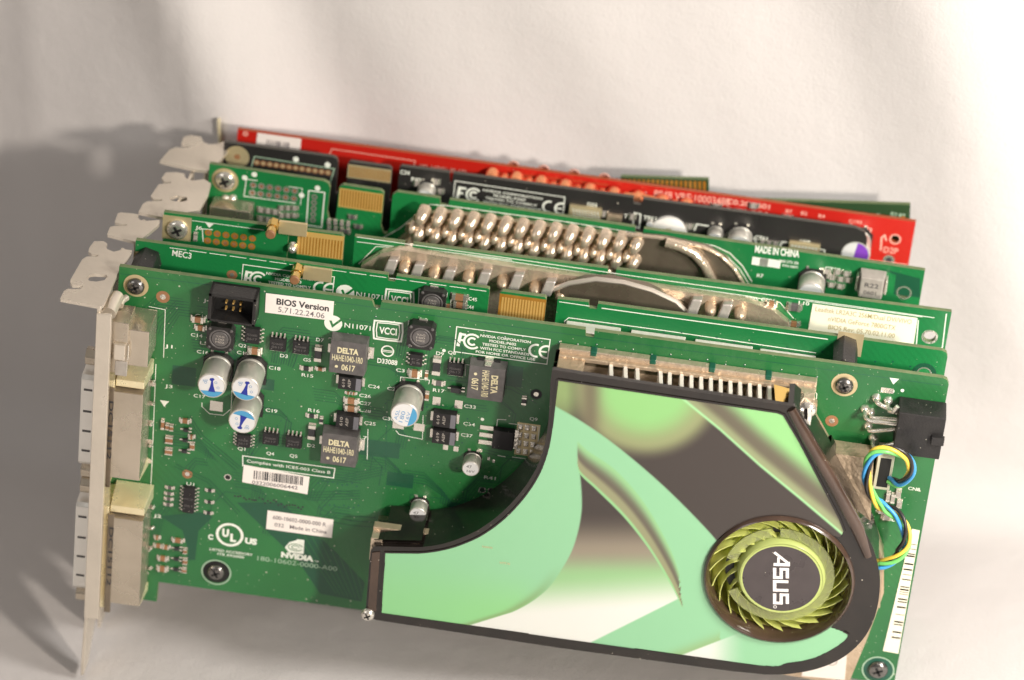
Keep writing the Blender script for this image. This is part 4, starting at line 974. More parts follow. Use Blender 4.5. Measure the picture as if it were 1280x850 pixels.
for px, py in ((220.5, 687), (220, 700), (219.5, 713)): sot(F1, A, px, py)
for px, py, w, h, hz in ((222, 676.5, 3.0, 1.4, True), (196, 673, 1.2, 1.4, True), (197.5, 683, 2.2, 1.3, True), (207, 685, 1.8, 1.3, True), (203, 699, 2.6, 1.7, True), (202.5, 712, 2.6, 1.9, True), (231, 690, 1.2, 1.6, False), (231, 703, 1.4, 1.8, False), (230, 714, 1.4, 1.4, False)): mlcc(F1, A, px, py, w, h, .9, 'ceramic_capacitor', 'mlcc', hz)
for px, py, w, h, hz in ((1110, 622, 1.2, 3.0, False), (1116, 624, 1.2, 3.0, False), (1123, 618, 1.6, 2.6, False), (1124, 631, 1.6, 2.4, False), (1103, 640, 2.2, 1.6, True), (1108, 648, 2.2, 1.6, True), (1116, 640, 1.2, 1.2, True)): mlcc(F1, A, px, py, w, h, .9, 'resistor', 'ferrite_lt', hz)
# stickers
sticker(F1, A, ((332.5, 366.4), (417.6, 376.6), (415.8, 400.8), (331.2, 390.4)), -.1, lines=[('BIOS Version', (345.5, 380), (411, 389), 1.9, 'ink', 1.0), ('5.71.22.24.06', (347.5, 389.5), (405.5, 397.8), 1.7, 'ink_g', .1)], label='white sticker reading BIOS Version 5.71.22.24.06')
def bars(q0, q1, hh, n, y, F=F1, ink='ink'):
    def f(t):
        a, b = Vector(F.at(*q0, y)), Vector(F.at(*q1, y)); d = (b - a); L = d.length; d.normalize(); nn = Vector((-d.y, d.x)); r = random.Random(5); x = 0
        while x < L:
            w = r.choice((.16, .16, .3, .45)); p = a + d * x; t.add([(p.x, y - .1, p.y), (p.x + d.x * w, y - .1, p.y + d.y * w), (p.x + d.x * w + nn.x * hh, y - .1, p.y + d.y * w + nn.y * hh), (p.x + nn.x * hh, y - .1, p.y + nn.y * hh)], [(0, 1, 2, 3)], ink); x += w + r.choice((.16, .24, .4))
    return f
sticker(F1, A, ((304.8, 580.8), (387, 596), (384.3, 617.8), (302.7, 602.5)), -.1, lines=[('0322006006442', (315, 604.5), (372, 611.8), 1.2, 'ink_g', .4)], extra=bars((317, 598.5), (378, 606.5), 2.9, 40, -.1), label='white barcode sticker reading 0322006006442')
sticker(F1, A, ((334.6, 637.8), (416.9, 649.4), (414.8, 672.4), (332.5, 661)), -.1, lines=[('600-10602-0000-000 R', (341, 648.5), (407.5, 658), 1.3, 'ink_g', .5), ('032   Made in China', (343, 657.5), (408.5, 667), 1.2, 'ink_g', .5)], label='white sticker reading Made in China')
def vb(t):
    r = random.Random(2); a, b = Vector(F1.at(1142, 680, -.1)), Vector(F1.at(1121, 800, -.1)); d = b - a; L = d.length; d.normalize(); nn = Vector((-d.y, d.x)); x = 0
    while x < L:
        w = r.choice((.2, .35, .5)); o_ = r.uniform(-.3, .3); p = a + d * x
        t.add([(p.x + nn.x * (-1.6), -.2, p.y), (p.x + nn.x * .9, -.2, p.y), (p.x + nn.x * .9 + d.x * w, -.2, p.y + d.y * w), (p.x - nn.x * 1.6 + d.x * w, -.2, p.y + d.y * w)], [(3, 2, 1, 0), (0, 1, 2, 3)], 'ink_b'); x += w + r.choice((.3, .5, 1.4, 2.2))
sticker(F1, A, ((1140, 661), (1149.8, 663), (1123, 817), (1103.6, 813.5)), -.1, 'paper_w', extra=vb, label='tall cream barcode sticker at the right edge')

# power socket, its bent leads, fan header and twisted wires
YC = -8.8; a = F1.at(1124, 516, YC); b = F1.at(1184, 523, YC); d_ = F1.at(1172, 577, YC); c_ = F1.at(1116, 556, YC)
pc = MB(F1); X0_, X1_ = a[0], 228.9; Zt = (a[1] + b[1]) / 2; Zb = F1.at(1145, 571, YC)[1]
pc.box(X0_, X1_, YC, -.3, Zb, Zt, 'plastic'); pc.box(X1_ - .5, X1_ + .01, YC + 1, -1.3, Zb + 1, Zt - 1, 'plastic_dk')
pco = pc.build('power_socket', A, bevel=.25)
k_ = MB(F1); a = F1.at(1170, 550, YC - .6); k_.box(a[0] - 1.3, a[0] + 2.2, YC - 1.5, YC + .1, a[1] - 1.2, a[1] + 1.2, 'plastic'); k_.build('latch', pco, bevel=.15)
for i in range(3): k_ = MB(F1)
k_ = MB(F1)
for i, (sx, sy, ex, ey) in enumerate(((1095, 499, 1122, 516), (1110, 503, 1122, 508), (1088, 517, 1122, 524), (1081, 513, 1122, 530), (1085, 534, 1122, 536), (1091, 549, 1122, 553))):
    s0 = F1.P(sx, sy, -1); hgt = -3.2 - (i % 2) * 3.0
    e0 = F1.P(ex, ey, hgt)
    pth = [(s0[0], -.1, s0[2]), (s0[0], hgt * .55, s0[2]), (s0[0] + .5, hgt * .85, s0[2] - .1), (s0[0] + 1.6, hgt, (s0[2] * .8 + e0[2] * .2)), (e0[0], hgt, e0[2])]
    k_.tube(pth, .62, 'tin', 8); k_.lathe((s0[0], -.05, s0[2]), (0, -1, 0), [(0, 1.35), (.7, 1.2), (1.5, .7), (1.7, .2)], 'tin', 12)
k_.build('leads', pco, smooth=60)
wf = MB(F1); a = F1.at(1098, 568, -6); wf.box(a[0], a[0] + 4.6, -6, -.2, F1.at(1100, 612, -6)[1], a[1] + .5, 'wafer'); wf.box(a[0] + .7, a[0] + 4, -6.03, -4, F1.at(1100, 609, -6)[1], a[1] - .8, 'plastic_dk'); wfo = wf.build('fan_header', A, bevel=.2)
ctrl = [(1112, 600, -6), (1126, 604, -9), (1139, 590, -12), (1134, 572, -14), (1112, 562, -15), (1092, 566, -15), (1084, 583, -14), (1084, 604, -12), (1092, 622, -10), (1104, 634, -8), (1120, 644, -8), (1131, 660, -9), (1133, 680, -10), (1122, 696, -11), (1104, 705, -11), (1090, 706, -10)]
def spline(pts, n=7):
    P_ = [np.array(p, float) for p in pts]; P_ = [2 * P_[0] - P_[1]] + P_ + [2 * P_[-1] - P_[-2]]; out_ = []
    for i in range(1, len(P_) - 2):
        for k in range(n):
            t = k / n; a, b, c, d = P_[i - 1:i + 3]; out_.append(.5 * ((2 * b) + (-a + c) * t + (2 * a - 5 * b + 4 * c - d) * t * t + (-a + 3 * b - 3 * c + d) * t ** 3))
    out_.append(P_[-2]); return out_
core = spline([F1.P(*p) for p in ctrl])
for wi, wm in enumerate(('w_blue', 'w_green', 'w_yellow', 'w_black')):
    pth = []
    for i, p in enumerate(core):
        t = (core[min(i + 1, len(core) - 1)] - core[max(i - 1, 0)]); t = t / np.linalg.norm(t); u = np.cross(t, (0, 1, 0)); u /= np.linalg.norm(u); w = np.cross(t, u)
        ph = wi * math.pi / 2 + i * .20; rr = .80 if i < 60 else 1.0; rr = 1.4 if wi == 3 and i > 62 and i < 90 else rr
        pth.append(p + u * rr * math.cos(ph) + w * rr * math.sin(ph))
    t_ = MB(F1); t_.tube(pth, .56, wm, 10); t_.build('fan_wire', A, smooth=60, label={'w_blue': 'blue wire', 'w_green': 'green wire', 'w_yellow': 'yellow wire', 'w_black': 'black wire'}[wm])

# bracket of the front card ------------------------------------------
fl = [(-12.9, -16.1), (-1.6, -17.2), (-1.0, -16.2), (-.8, -13.9), (-.5, 3.9), (.2, 6.9), (1.0, 12.8), (.8, 14.7), (-1.3, 14.8), (-4.0, 12.6), (-5.9, 13.5), (-6.6, 14.7), (-6.5, 16.5), (-7.8, 17.6), (-10.3, 16.9), (-10.9, 13), (-10.7, 10.8), (-9.6, 9.7), (-8.2, 9.7), (-7.7, 9.9), (-7.6, 9.3), (-8, 8.6), (-10.6, 8.1), (-11.5, 6.1), (-12.3, -5.5), (-12.1, -6.8), (-11.4, -7.9), (-9.6, -7.9), (-8.5, -7.7), (-8.3, -8.6), (-8.6, -9.6), (-12.0, -10.3), (-12.8, -11.6)]
slot = [(-8.2, -3.2), (-7.8, -1.3), (-6.6, -.5), (-3.5, -.2), (-2.9, -1.2), (-3.3, -3.2), (-5.3, -4.6), (-7.3, -4.7)]
br = bracket(A, F1, fl, [slot], -1.7, -16.6, 17, -106, zt=-3)
# folded front edge
zc = -5.2
br.box(-2.6, 1.5, -17.4, -16.4, -106.5, zc, 'steel'); br.box(1.0, 1.5, -17.0, -15.4, -104, zc - 1, 'steel')
# two blade-like feet
for y0, wd in ((-16.4, 2.1), (7.5, .85)):
    pr_ = [(y0, -106), (y0 + 11 * wd, -106), (y0 + 10.8 * wd, -110), (y0 + 11, -126), (y0 + 9, -129.6), (y0 + 2.6, -129.6), (y0 + 1.0, -124)]; k = len(pr_)
    br.add([(-2.6 - max(0, -106 - z) * .04, y, z) for y, z in pr_] + [(-1.7 - max(0, -106 - z) * .04, y, z) for y, z in pr_], [tuple(reversed(range(k))), tuple(range(k, 2 * k))] + [(i, (i + 1) % k, k + (i + 1) % k, k + i) for i in range(k)], 'steel')
bro = br.build('bracket', A, bevel=.18)
# curled tab between the flange and the connectors
tb = MB(F1)
a = F1.P(131, 388, -15.5); b = F1.P(144, 368, -5)
tb.tube([F1.P(136, 392, -14), F1.P(141, 380, -10), F1.P(147, 370, -6)], [2.0, 2.1, 1.8], 'steel', 14)
tb.tube([F1.P(150, 382, -7), F1.P(152, 376, -5), F1.P(158, 372, -3)], 1.0, 'steel', 10)
tb.build('bracket_tab', A, smooth=50)

# connectors: tv socket shell and two dvi sockets
def shell(zt, zb, x1, yf, gilt=True, nm='dvi_connector'):
    s = MB(F1); s.box(1.2, x1, yf, -.3, zb, zt, 'steel_sh'); s.box(1.0, x1 + .9, -1.6, -.25, zb - .6, zt + .6, 'gilt')
    return s
# tv-out shell
ztv, zbv = F1.at(170, 414, -13)[1], F1.at(150, 452, -13)[1]
xr = F1.at(187, 400, -13)[0]
s = MB(F1); s.box(-1.7, F1.at(161, 400, -14)[0], -13.6, -4.0, zbv - 3.5, ztv + 2.4, 'steel_sh'); s.box(F1.at(161, 400, -13)[0] - .3, xr, -12.6, -.3, zbv - 1, ztv, 'steel_sh')
s.box(F1.at(143, 430, -14)[0], F1.at(157, 430, -14)[0], -14.6, -13, F1.at(150, 449, -14)[1], F1.at(150, 430, -14)[1], 'steel'); s.box(F1.at(160, 430, -14)[0], F1.at(161.5, 430, -14)[0], -14.3, -13, F1.at(150, 449, -14)[1], F1.at(150, 430, -14)[1], 'tin')
s.box(F1.at(143, 470, -14)[0], F1.at(160, 430, -14)[0], -13.9, -13, F1.at(150, 470, -14)[1], F1.at(150, 452, -14)[1], 'ferrite_lt')
s.build('tv_connector', A, bevel=.25)
for (ya, yb_), mark in (((492, 600), 'DC15112'), ((650, 757), 'DC15112')):
    zt_, zb_ = F1.at(160, ya, -13)[1], F1.at(160, yb_, -13)[1]; x1 = F1.at(179, ya, -13)[0]
    s = MB(F1)
    s.box(2.2, x1, -12.8, -.3, zb_, zt_, 'steel_sh'); s.box(-1.7, 2.3, -12.2, -.3, zb_ - 2.5, zt_ + 3, 'gilt'); s.box(2.0, x1 + .5, -11.6, -.3, zt_ - .1, zt_ + 4.5, 'gilt', (.6, 1.2)); s.box(2.0, x1 + .3, -9.8, -.3, zb_ - 2.8, zb_ + .1, 'gilt', (.6, .9))
    s.box(F1.at(134.5, ya, -13)[0], F1.at(142.5, ya, -13)[0], -13.0, -12.1, zb_ - 3.4, zt_ + 1, 'bronze_dk')
    s.text(mark, (F1.at(138, ya, -13)[0] - .2, zt_ - 3.2), (F1.at(138, ya, -13)[0] - .2, zb_ + 6), 1.2, -13.05, 'ink', .5)
    for k in range(4): s.cyl((x1 + .6 + .3 * (k % 2), -.3, zt_ - 3 - k * 7), (x1 + .6, -1.4, zt_ - 3 - k * 7), .7, .4, 'tin', 8)
    o_ = s.build('dvi_connector', A, bevel=.25)
    # the mouth outside the bracket
    m_ = MB(F1); zu, zl = F1.at(115, ya - 24 + 4, -12)[1] , F1.at(105, yb_ - 26 + 2, -12)[1]
    zu, zl = F1.at(112, 474 if ya == 492 else 634, -12)[1], F1.at(105, 576 if ya == 492 else 732, -12)[1]
    xl = F1.at(99.5 if ya == 492 else 93, 540 if ya == 492 else 690, -12)[0]
    pr_ = [(-12.5, zu), (-11.6, zu + 1.2), (-4.5, zu + 1.2), (-3.6, zu), (-3.6, zl), (-4.5, zl - 1.2), (-11.6, zl - 1.2), (-12.5, zl)]
    k = len(pr_); m_.add([(xl, y, z) for y, z in pr_] + [(-2.6, y, z) for y, z in pr_], [tuple(range(k))] + [(i, k + i, k + (i + 1) % k, (i + 1) % k) for i in range(k)], 'dvi')
    for q in (.12, .38, .62, .86): zz = zu + (zl - zu) * q; m_.box(xl + .8, xl + 3.2, -12.62, -12.4, zz - .35, zz + .35, 'ferrite')
    m_.build('connector_mouth', o_, bevel=.35)
    for zz in (zu + 5.2, zl - 4.8):
        n_ = MB(F1); n_.cyl((-2.6, -8, zz), (-6.6, -8, zz), 2.7, 2.7, 'steel_sh', 6); n_.build('hex_nut', o_, bevel=.25)
# ------------------------------------------------------------------ CARD B: second green card (single slot)
def flange_single(x, y, w=17.5):
    """narrow flange with its screw notch; (x, y) = front right corner"""
    pts = [(-9.0, 2.3), (0, 0), (2.2, 6), (4.1, 11.5), (3.9, 14), (0, 12.4), (-1.6, 12.6), (-2.6, 13.8), (-2.4, 15.5), (-4.2, 15.7), (-7.6, 15.4), (-8.3, 14.6), (-8.2, 9.6), (-6.2, 8.9), (-4.6, 9.2), (-4.6, 8.5), (-8.3, 7.2), (-9.0, 6.5)]
    return [(x + a, y + b) for a, b in pts]
def simple_foot(br, x, y):
    br.add([(x - 1, y, -104), (x - 1, y + 11, -104), (x - 1.6, y + 9, -128.3), (x - 1.6, y + 2.6, -128.3), (x, y, -104), (x, y + 11, -104), (x - .6, y + 9, -128.3), (x - .6, y + 2.6, -128.3)],
           [(0, 3, 2, 1), (4, 5, 6, 7), (0, 4, 7, 3), (3, 7, 6, 2), (2, 6, 5, 1)], 'steel')
F3 = Frame(Matrix.Translation((6.2, 32.9, 0)) @ Matrix.Rotation(math.radians(.9), 4, 'Z'))
B = card('graphics_card', 'long green card with cream text sticker at its right end, second card from the front', F3, (110, 1, -104)); Q = F3.at
mb = MB(F3); xR = F3.at(1190, 388)[0]
xs_ = [Q(p, 300)[0] for p in (360, 372, 430, 443)]
n1, n2 = Q(511, 306)[0], Q(765, 338)[0]
top = [(0, 0), (xs_[0], 0), (xs_[0], -13), (xs_[1], -13), (xs_[1], -.9), (xs_[1] + .8, 0), (xs_[2] - .8, 0), (xs_[2], -.9), (xs_[2], -13), (xs_[3], -13), (xs_[3], 0), (n1 - 1.2, 0), (n1 - 1, -2.2), (n1 + 1.1, -2.2), (n1 + 1.2, 0), (n2 - 1.2, 0), (n2 - 1, -2.2), (n2 + 1.1, -2.2), (n2 + 1.2, 0), (xR, 0)]
hh = Q(1162, 421)
mb.poly((top + [(xR, -103), (150, -103), (149, -111), (76, -111), (75, -103), (0, -103)])[::-1], 0, 1.6, 'green_rear', 'edge', holes=[[(hh[0] + 1.7 * math.cos(t), hh[1] + 1.7 * math.sin(t)) for t in np.linspace(0, 2 * math.pi, 20, endpoint=False)]])
mb.ring(hh, 1.7, 2.3, -.05, 'tin', 28)
fingers(F3, mb, xs_[1] + .5, xs_[2] - .2, -7.8, -2, 14, -.05, 'gold', .5); mb.add([(xs_[1], -.02, -8), (xs_[2], -.02, -8), (xs_[2], -.02, -.4), (xs_[1], -.02, -.4)], [(0, 1, 2, 3)], 'gold_lt')
LN([(240, 275.5), (330, 287.5)], .2, F=F3, mbx=mb); LN([(338, 288.5), (358, 291)], .2, F=F3, mbx=mb)
LN([(254, 302), (253, 286), (266, 287)], .25, F=F3, mbx=mb)
for i in range(6):
    for j in range(2): c = Q(260.5 + 11 * i - j, 290.7 + 1.45 * i + 10 * j); mb.ring(c, .55, 1.05, -.05, 'gold', 14); mb.disc(c, .55, -.045, 'mlcc', 10)
a = Q(262, 279); mb.add([(a[0] - 1.2, -.05, a[1]), (a[0] + 1.2, -.05, a[1]), (a[0], -.05, a[1] - 1.5)], [(0, 2, 1)], s_)
mb.cbox(Q(221, 285), 8.2, 7.6, -.08, -.02, 'gold_pad')
LN([(446, 296), (640, 323), (800, 346), (1070, 383), (1168, 397)], .22, F=F3, mbx=mb)
LN([(446, 302), (620, 324), (800, 351), (935, 370), (975, 378), (992, 398)], .22, F=F3, mbx=mb)
LN([(448, 330), (470, 308), (520, 310), (640, 325)], .2, F=F3, mbx=mb)
LN([(970, 378), (965, 412)], .5, F=F3, mbx=mb); LN([(1148, 400), (1145, 436), (1168, 440), (1178, 434), (1183, 392)], .3, F=F3, mbx=mb)
LN([(1007, 376), (1153, 396)], .2, F=F3, mbx=mb)
for t, a in (('C295', (930, 374)), ('C296', (951, 376)), ('L10', (998, 380)), ('U4', (566, 323)), ('J6', (244, 286))): TX(t, a, (a[0] + 4.4 * len(t), a[1] + .6 * len(t)), 1.1, .6, F=F3, mbx=mb)
mb.build('circuit_board', B)
screw(F3, B, 222, 286, 3.0, 'screw_lt')
standoff(F3, B, 338, 293, True)
mlcc(F3, B, 964, 381.5, 2.6, 2.2, 1.2); mlcc(F3, B, 993, 385, 3.6, 2.4, 1.2, m='ferrite'); mlcc(F3, B, 992, 406, 3.0, 1.6, 1.2); mlcc(F3, B, 244, 297, 1.2, 2.4, .8, 'resistor', 'ferrite_lt', False)
s = MB(F3); a = F3.at(365, 312, -2); s.lathe((a[0], 0, a[1]), (0, -1, 0), [(0, 1.4), (1.5, 1.4), (2.6, .9), (2.8, .2)], 'tin', 14); s.build('solder_post', B, smooth=50)
sticker(F3, B, ((1016, 379.5), (1147, 397.5), (1142, 431), (1010, 413)), -.1, 'paper_w', lines=[('Leadtek LR2A3C 256M/Dual DVI/VIVO', (1019, 388.5), (1139, 405), 1.5, 'ink_b', .1), ('nVIDIA GeForce 7800GTX', (1035, 401), (1119, 412.5), 1.5, 'ink_b', .1), ('BIOS Rev: 05.70.02.11.00', (1035, 411), (1118, 422.5), 1.5, 'ink_b', .1)], label='cream sticker reading nVIDIA GeForce 7800GTX')
# bronze heatsink with its grey tabs
h3 = MB(F3)
h3.poly(PP(F3, ((452, 330), (478, 314), (500, 310), (640, 332), (800, 354), (930, 374), (965, 385), (985, 402), (990, 440), (992, 700), (452, 620)), -2), -3.0, -.3, 'nickel')
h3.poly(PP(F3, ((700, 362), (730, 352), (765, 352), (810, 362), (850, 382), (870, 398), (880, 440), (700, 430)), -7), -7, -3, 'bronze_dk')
rp = [(672, 372), (690, 362), (712, 354), (745, 349), (780, 353), (815, 363), (845, 377), (866, 398), (874, 425)]
h3.tube([F3.P(*p, -6.5) for p in rp], .75, 'fin', 8)
h3.build('heatsink', B, smooth=40)
for k, (px, py) in enumerate([(488, 333), (521, 339), (560, 346), (604, 349), (645, 352), (685, 360), (868, 383), (906, 389)]):
    t = MB(F3); a = F3.at(px, py, -8)
    t.add([(a[0] - .8, -7.6, a[1] + 1.9), (a[0] + 2.0, -7.6, a[1] + 2.1), (a[0] + 1.0, -8.6, a[1] - 2.4), (a[0] - 2.0, -8.6, a[1] - 2.7), (a[0] - .6, -3, a[1] + .6), (a[0] + 2.2, -3, a[1] + .9), (a[0] + 1.4, -3, a[1] - 2.8), (a[0] - 2, -3, a[1] - 3.2)],
          [(3, 2, 1, 0), (0, 1, 5, 4), (1, 2, 6, 5), (3, 0, 4, 7), (2, 3, 7, 6)], 'fin_grey')
    t.build('heatsink_fin', B, bevel=.4)
for px, py in ((505, 340), (542, 348), (585, 352), (628, 358), (668, 366), (888, 391), (925, 397), (700, 372)):
    t = MB(F3); a = F3.at(px, py, -7); t.lathe((a[0], -3, a[1]), (0, -1, 0), [(0, 1.8), (3.2, 1.7), (4.4, 1.2), (4.9, .4)], 'bronze', 14); t.build('heatsink_pin', B, smooth=60)
ob = flange_single(1.2 , 19.6); ob = [(x - 6.2, y - 32.9) for x, y in ob]
br = bracket(B, F3, ob, [], ob[1][0] - .2, -13.0, 1.5, -106, zt=-3); simple_foot(br, ob[1][0] - .2, -11); br.build('bracket', B, bevel=.18)

s = MB(F3); s.box(1, 17, -12.5, -.3, -98, -64, 'steel_sh'); s.box(1, 17, -12.5, -.3, -56, -24, 'steel_sh'); s.build('dvi_connector', B, bevel=.3)  # unseen connector boxes, added to block light under the cards
# ------------------------------------------------------------------ CARD C: third, green with pin-dome heatsink
F4 = Frame(Matrix.Translation((13.6, 64.2, 0)) @ Matrix.Rotation(math.radians(-1.71), 4, 'Z'))
Cc = card('graphics_card', 'green card with rows of domed heatsink pins and MADE IN CHINA print', F4, (100, 1, -104)); Q = F4.at
mb = MB(F4); xR = Q(1156, 340)[0]
# top profile: left block, slot, finger tab, slot, main block
X = lambda p, y=230: Q(p, y)[0]
zt2 = Q(500, 241)[1]
x1, x2, x3, x4 = X(413, 228), X(423, 250), X(480, 240), X(491, 240)
n1, n2, n3 = X(550, 248), X(562, 250), X(799, 288)
top = [(0, 0), (x1 - 2, 0), (x1 - .6, -.6), (x1, -2), (x1 - .3, -10), (x1 + .4, -12.6), (x2 - .4, -12.6), (x2 - .3, -10), (x2, -1.2), (x2 + 1, -.4), (x3 - 1, -.4), (x3, -1.2), (x3 - .1, -12), (x3 + .8, -14.3), (x4 - .6, -14.3), (x4, -12), (x4, -1.3), (x4 + 1.3, 0), (n1, 0), (n1 + .2, -2.2), (n2 - .2, -2.2), (n2, 0), (n3 - 1.3, 0), (n3 - 1.1, -2), (n3 + 1.1, -2), (n3 + 1.3, 0), (xR, 0)]
hh = Q(1130, 366)
mb.poly((top + [(xR, -103), (150, -103), (149, -111), (76, -111), (75, -103), (0, -103)])[::-1], 0, 1.6, 'green_rear', 'edge', holes=[[(hh[0] + 1.7 * math.cos(t), hh[1] + 1.7 * math.sin(t)) for t in np.linspace(0, 2 * math.pi, 20, endpoint=False)]])
mb.ring(hh, 1.7, 2.2, -.05, 'tin', 28)
fingers(F4, mb, x2 + .5, x3 - .3, -7.2, -1.8, 15, -.05, 'gold', .5); mb.add([(x2 + .1, -.02, -7.6), (x3 - .1, -.02, -7.6), (x3 - .1, -.02, -1.4), (x2 + .1, -.02, -1.4)], [(0, 1, 2, 3)], 'gold_lt')
for i in range(6):
    for j in range(2): c = Q(316.5 + 10.4 * i - j, 231.3 + 1.45 * i + 9.6 * j); mb.ring(c, .5, 1.1, -.05, 'tin', 14); mb.disc(c, .5, -.045, 'mlcc', 10)
LN([(322, 225.5), (308, 224), (305, 245), (370, 254)], .25, F=F4, mbx=mb); LN([(361, 233), (378, 235.5), (375.5, 256)], .2, F=F4, mbx=mb)
LN([(386, 238), (406, 240.5), (402, 284), (383, 281)], .35, True, F=F4, mbx=mb); LN([(266, 247), (316, 253.5), (315, 272)], .3, F=F4, mbx=mb)
for k in range(5): c = Q(393 - .5 * k, 246 + 7.2 * k); mb.ring(c, .35, .95, -.06, 'tin', 12)
for p in ((318, 218), (397, 235), (306, 222), (377, 244)): mb.disc(Q(*p), .85, -.06, 'silk', 12)
TX('MADE IN CHINA', (943.5, 315), (999, 321.5), 2.2, 1.4, F=F4, mbx=mb)
a = Q(950, 327); mb.cbox(a, 4.6, 2.6, -.06, -.04, 'silk'); mb.cbox(Q(962.5, 328.6), 6, 2.6, -.06, -.04, 'silk'); TX('7800 GTX 256', (974, 327.5), (998, 330.5), .9, .5, F=F4, mbx=mb); TX('P/N 0601', (978, 333), (997, 335.5), .8, .5, F=F4, mbx=mb)
# heatsink outline arcs
arc = [(470, 302), (500, 285), (528, 262), (538, 255.5), (560, 257), (700, 276), (860, 301), (893, 307), (912, 316), (928, 332), (940, 352)]
LN(arc, .3, F=F4, mbx=mb); LN([(p[0] - 3, p[1] + 4.5) for p in arc[5:]], .25, F=F4, mbx=mb)
mb.poly([Q(*p) for p in ((1100, 335), (1120, 344), (1117, 368), (1150, 372), (1150, 348))], -.02, None, 'green_tr')
TX('L22', (1086, 340), (1096, 341.4), 1.1, .8, F=F4, mbx=mb); TX('CT17', (1031, 337), (1050, 340), 1.1, .8, F=F4, mbx=mb); TX('R7', (946, 346), (954, 347), 1.1, .6, F=F4, mbx=mb)
mb.build('circuit_board', Cc)
screw(F4, Cc, 281.5, 225, 3.0, 'screw_lt', ring=3.9)
for k in range(6):
    mlcc(F4, Cc, 326 + 9 * (k % 3), 263 + (k // 3) * 11 + (k % 3) * 1.4, 1.8, 1.8, .8, 'ceramic_capacitor', 'ferrite_lt'); mlcc(F4, Cc, 352 + 8 * (k % 3), 261 + (k // 3) * 9, 1.5, 1.5, .9, 'resistor', 'ferrite_lt')
for k in range(8): mlcc(F4, Cc, 411 + 8 * (k % 4), 278 + (k // 4) * 9 + (k % 4), 1.2, 1.6, .6, 'resistor', 'ferrite_lt', False)
for px, py in ((440, 272), (447, 284), (432, 290)): mlcc(F4, Cc, px, py, 2.0, 1.4, .8, 'ceramic_capacitor', 'ferrite')
s = MB(F4); a = F4.at(262, 258, -7); b = F4.at(313, 262, -7); s.box(a[0], b[0], -7, -.3, -30, a[1], 'steel_sh'); s.build('tv_connector', Cc, bevel=.3)
s = MB(F4)
for px in (281, 290): a = F4.at(px, 250, -1); s.lathe((a[0], 0, a[1]), (0, -1, 0), [(0, 1.4), (.9, 1.1), (1.4, .3)], 'tin', 12)
s.build('solder_post', Cc, smooth=60)
ecap(F4, Cc, 1013, 368, 8, 7.6, 'purple', 0)
s = MB(F4); a = F4.at(1089, 360, -5); s.cbox(a, 7.6, 7.6, -5.4, -.5, 'ferrite_lt', 0, (.5, .5)); s.text('R22', (a[0] - 2, a[1] + .3), (a[0] + 2, a[1] + .3), 1.4, -5.45, 'ferrite', .6); s.text('0601', (a[0] - 2, a[1] - 2), (a[0] + 1.6, a[1] - 2), 1.2, -5.45, 'ferrite', .4)
for sx in (-1, 1): s.box(*sorted((a[0] + sx * 3.7, a[0] + sx * 4.5)), -4, -.1, a[1] - 2.4, a[1] + 2.4, 'tin')
s.build('power_inductor', Cc, bevel=.5)
for px, py in ((1037, 346), (1047, 341), (1058, 343), (1051, 350), (1060, 351), (1039, 357), (1050, 359), (1040, 348), (1033, 340)): mlcc(F4, Cc, px, py, 1.8, 1.5, 1.0, 'ceramic_capacitor', 'ferrite_lt')
h4 = MB(F4)
h4.poly(PP(F4, ((497, 300), (515, 285), (533, 268), (548, 262), (700, 282), (860, 306), (890, 312), (908, 322), (925, 345), (940, 380), (950, 700), (480, 640)), -1.5), -3, -.3, 'bronze')
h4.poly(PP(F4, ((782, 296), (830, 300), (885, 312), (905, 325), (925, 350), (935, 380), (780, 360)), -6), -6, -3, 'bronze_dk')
h4.poly(PP(F4, ((515, 286), (530, 270), (548, 264), (700, 285), (778, 297), (786, 320), (790, 430), (500, 400)), -4.6), -4.6, -2.9, 'bronze')
h4.tube([F4.P(*p, -7) for p in ((832, 303), (850, 308), (868, 317), (880, 330), (890, 350), (894, 370))], 1.5, 'nickel', 10)
h4.tube([F4.P(*p, -6) for p in ((785, 293), (830, 298), (880, 309), (900, 319), (918, 336), (930, 356))], .6, 'nickel', 8)
h4.build('heatsink', Cc, smooth=40)
for j in range(4):
    for k in range(14):
        px = 524 + 20.6 * k + (0 if j % 2 == 0 else -8) - j * 1.5; py = 275 + 2.75 * k + j * 10.5
        if j == 3 and k > 12: continue
        t = MB(F4); a = F4.at(px, py, -7); q = 1.0 if j % 2 == 0 else .68
        t.tube([(a[0] + 1.1 * q, -4.0, a[1] + 2.2 * q), (a[0] + .9 * q, -6.0, a[1] + 1.7 * q), (a[0] + .4 * q, -7.4, a[1] + .6 * q), (a[0] - .1 * q, -8.2, a[1] - .6 * q), (a[0] - .4 * q, -8.3, a[1] - 1.3 * q)], [1.9 * q, 1.9 * q, 1.75 * q, 1.2 * q, .5 * q], 'nickel', 14)
        t.add([(a[0] - 2.0, -6.4, a[1] - 1.4), (a[0] - 1.1, -6.4, a[1] - 1.8), (a[0] + 1.5, -4, a[1] - 2.8), (a[0] + .2, -4, a[1] - 2.8), (a[0] - 1.8, -6.2, a[1] + .8), (a[0] - .7, -6.2, a[1] + .8), (a[0] + 1.5, -4, a[1] + 1.6), (a[0] + .4, -4, a[1] + 1.6)], [(0, 1, 5, 4), (4, 5, 6, 7), (3, 2, 1, 0), (1, 2, 6, 5), (0, 4, 7, 3)], 'bronze')
        t.build('heatsink_pin', Cc, smooth=60)
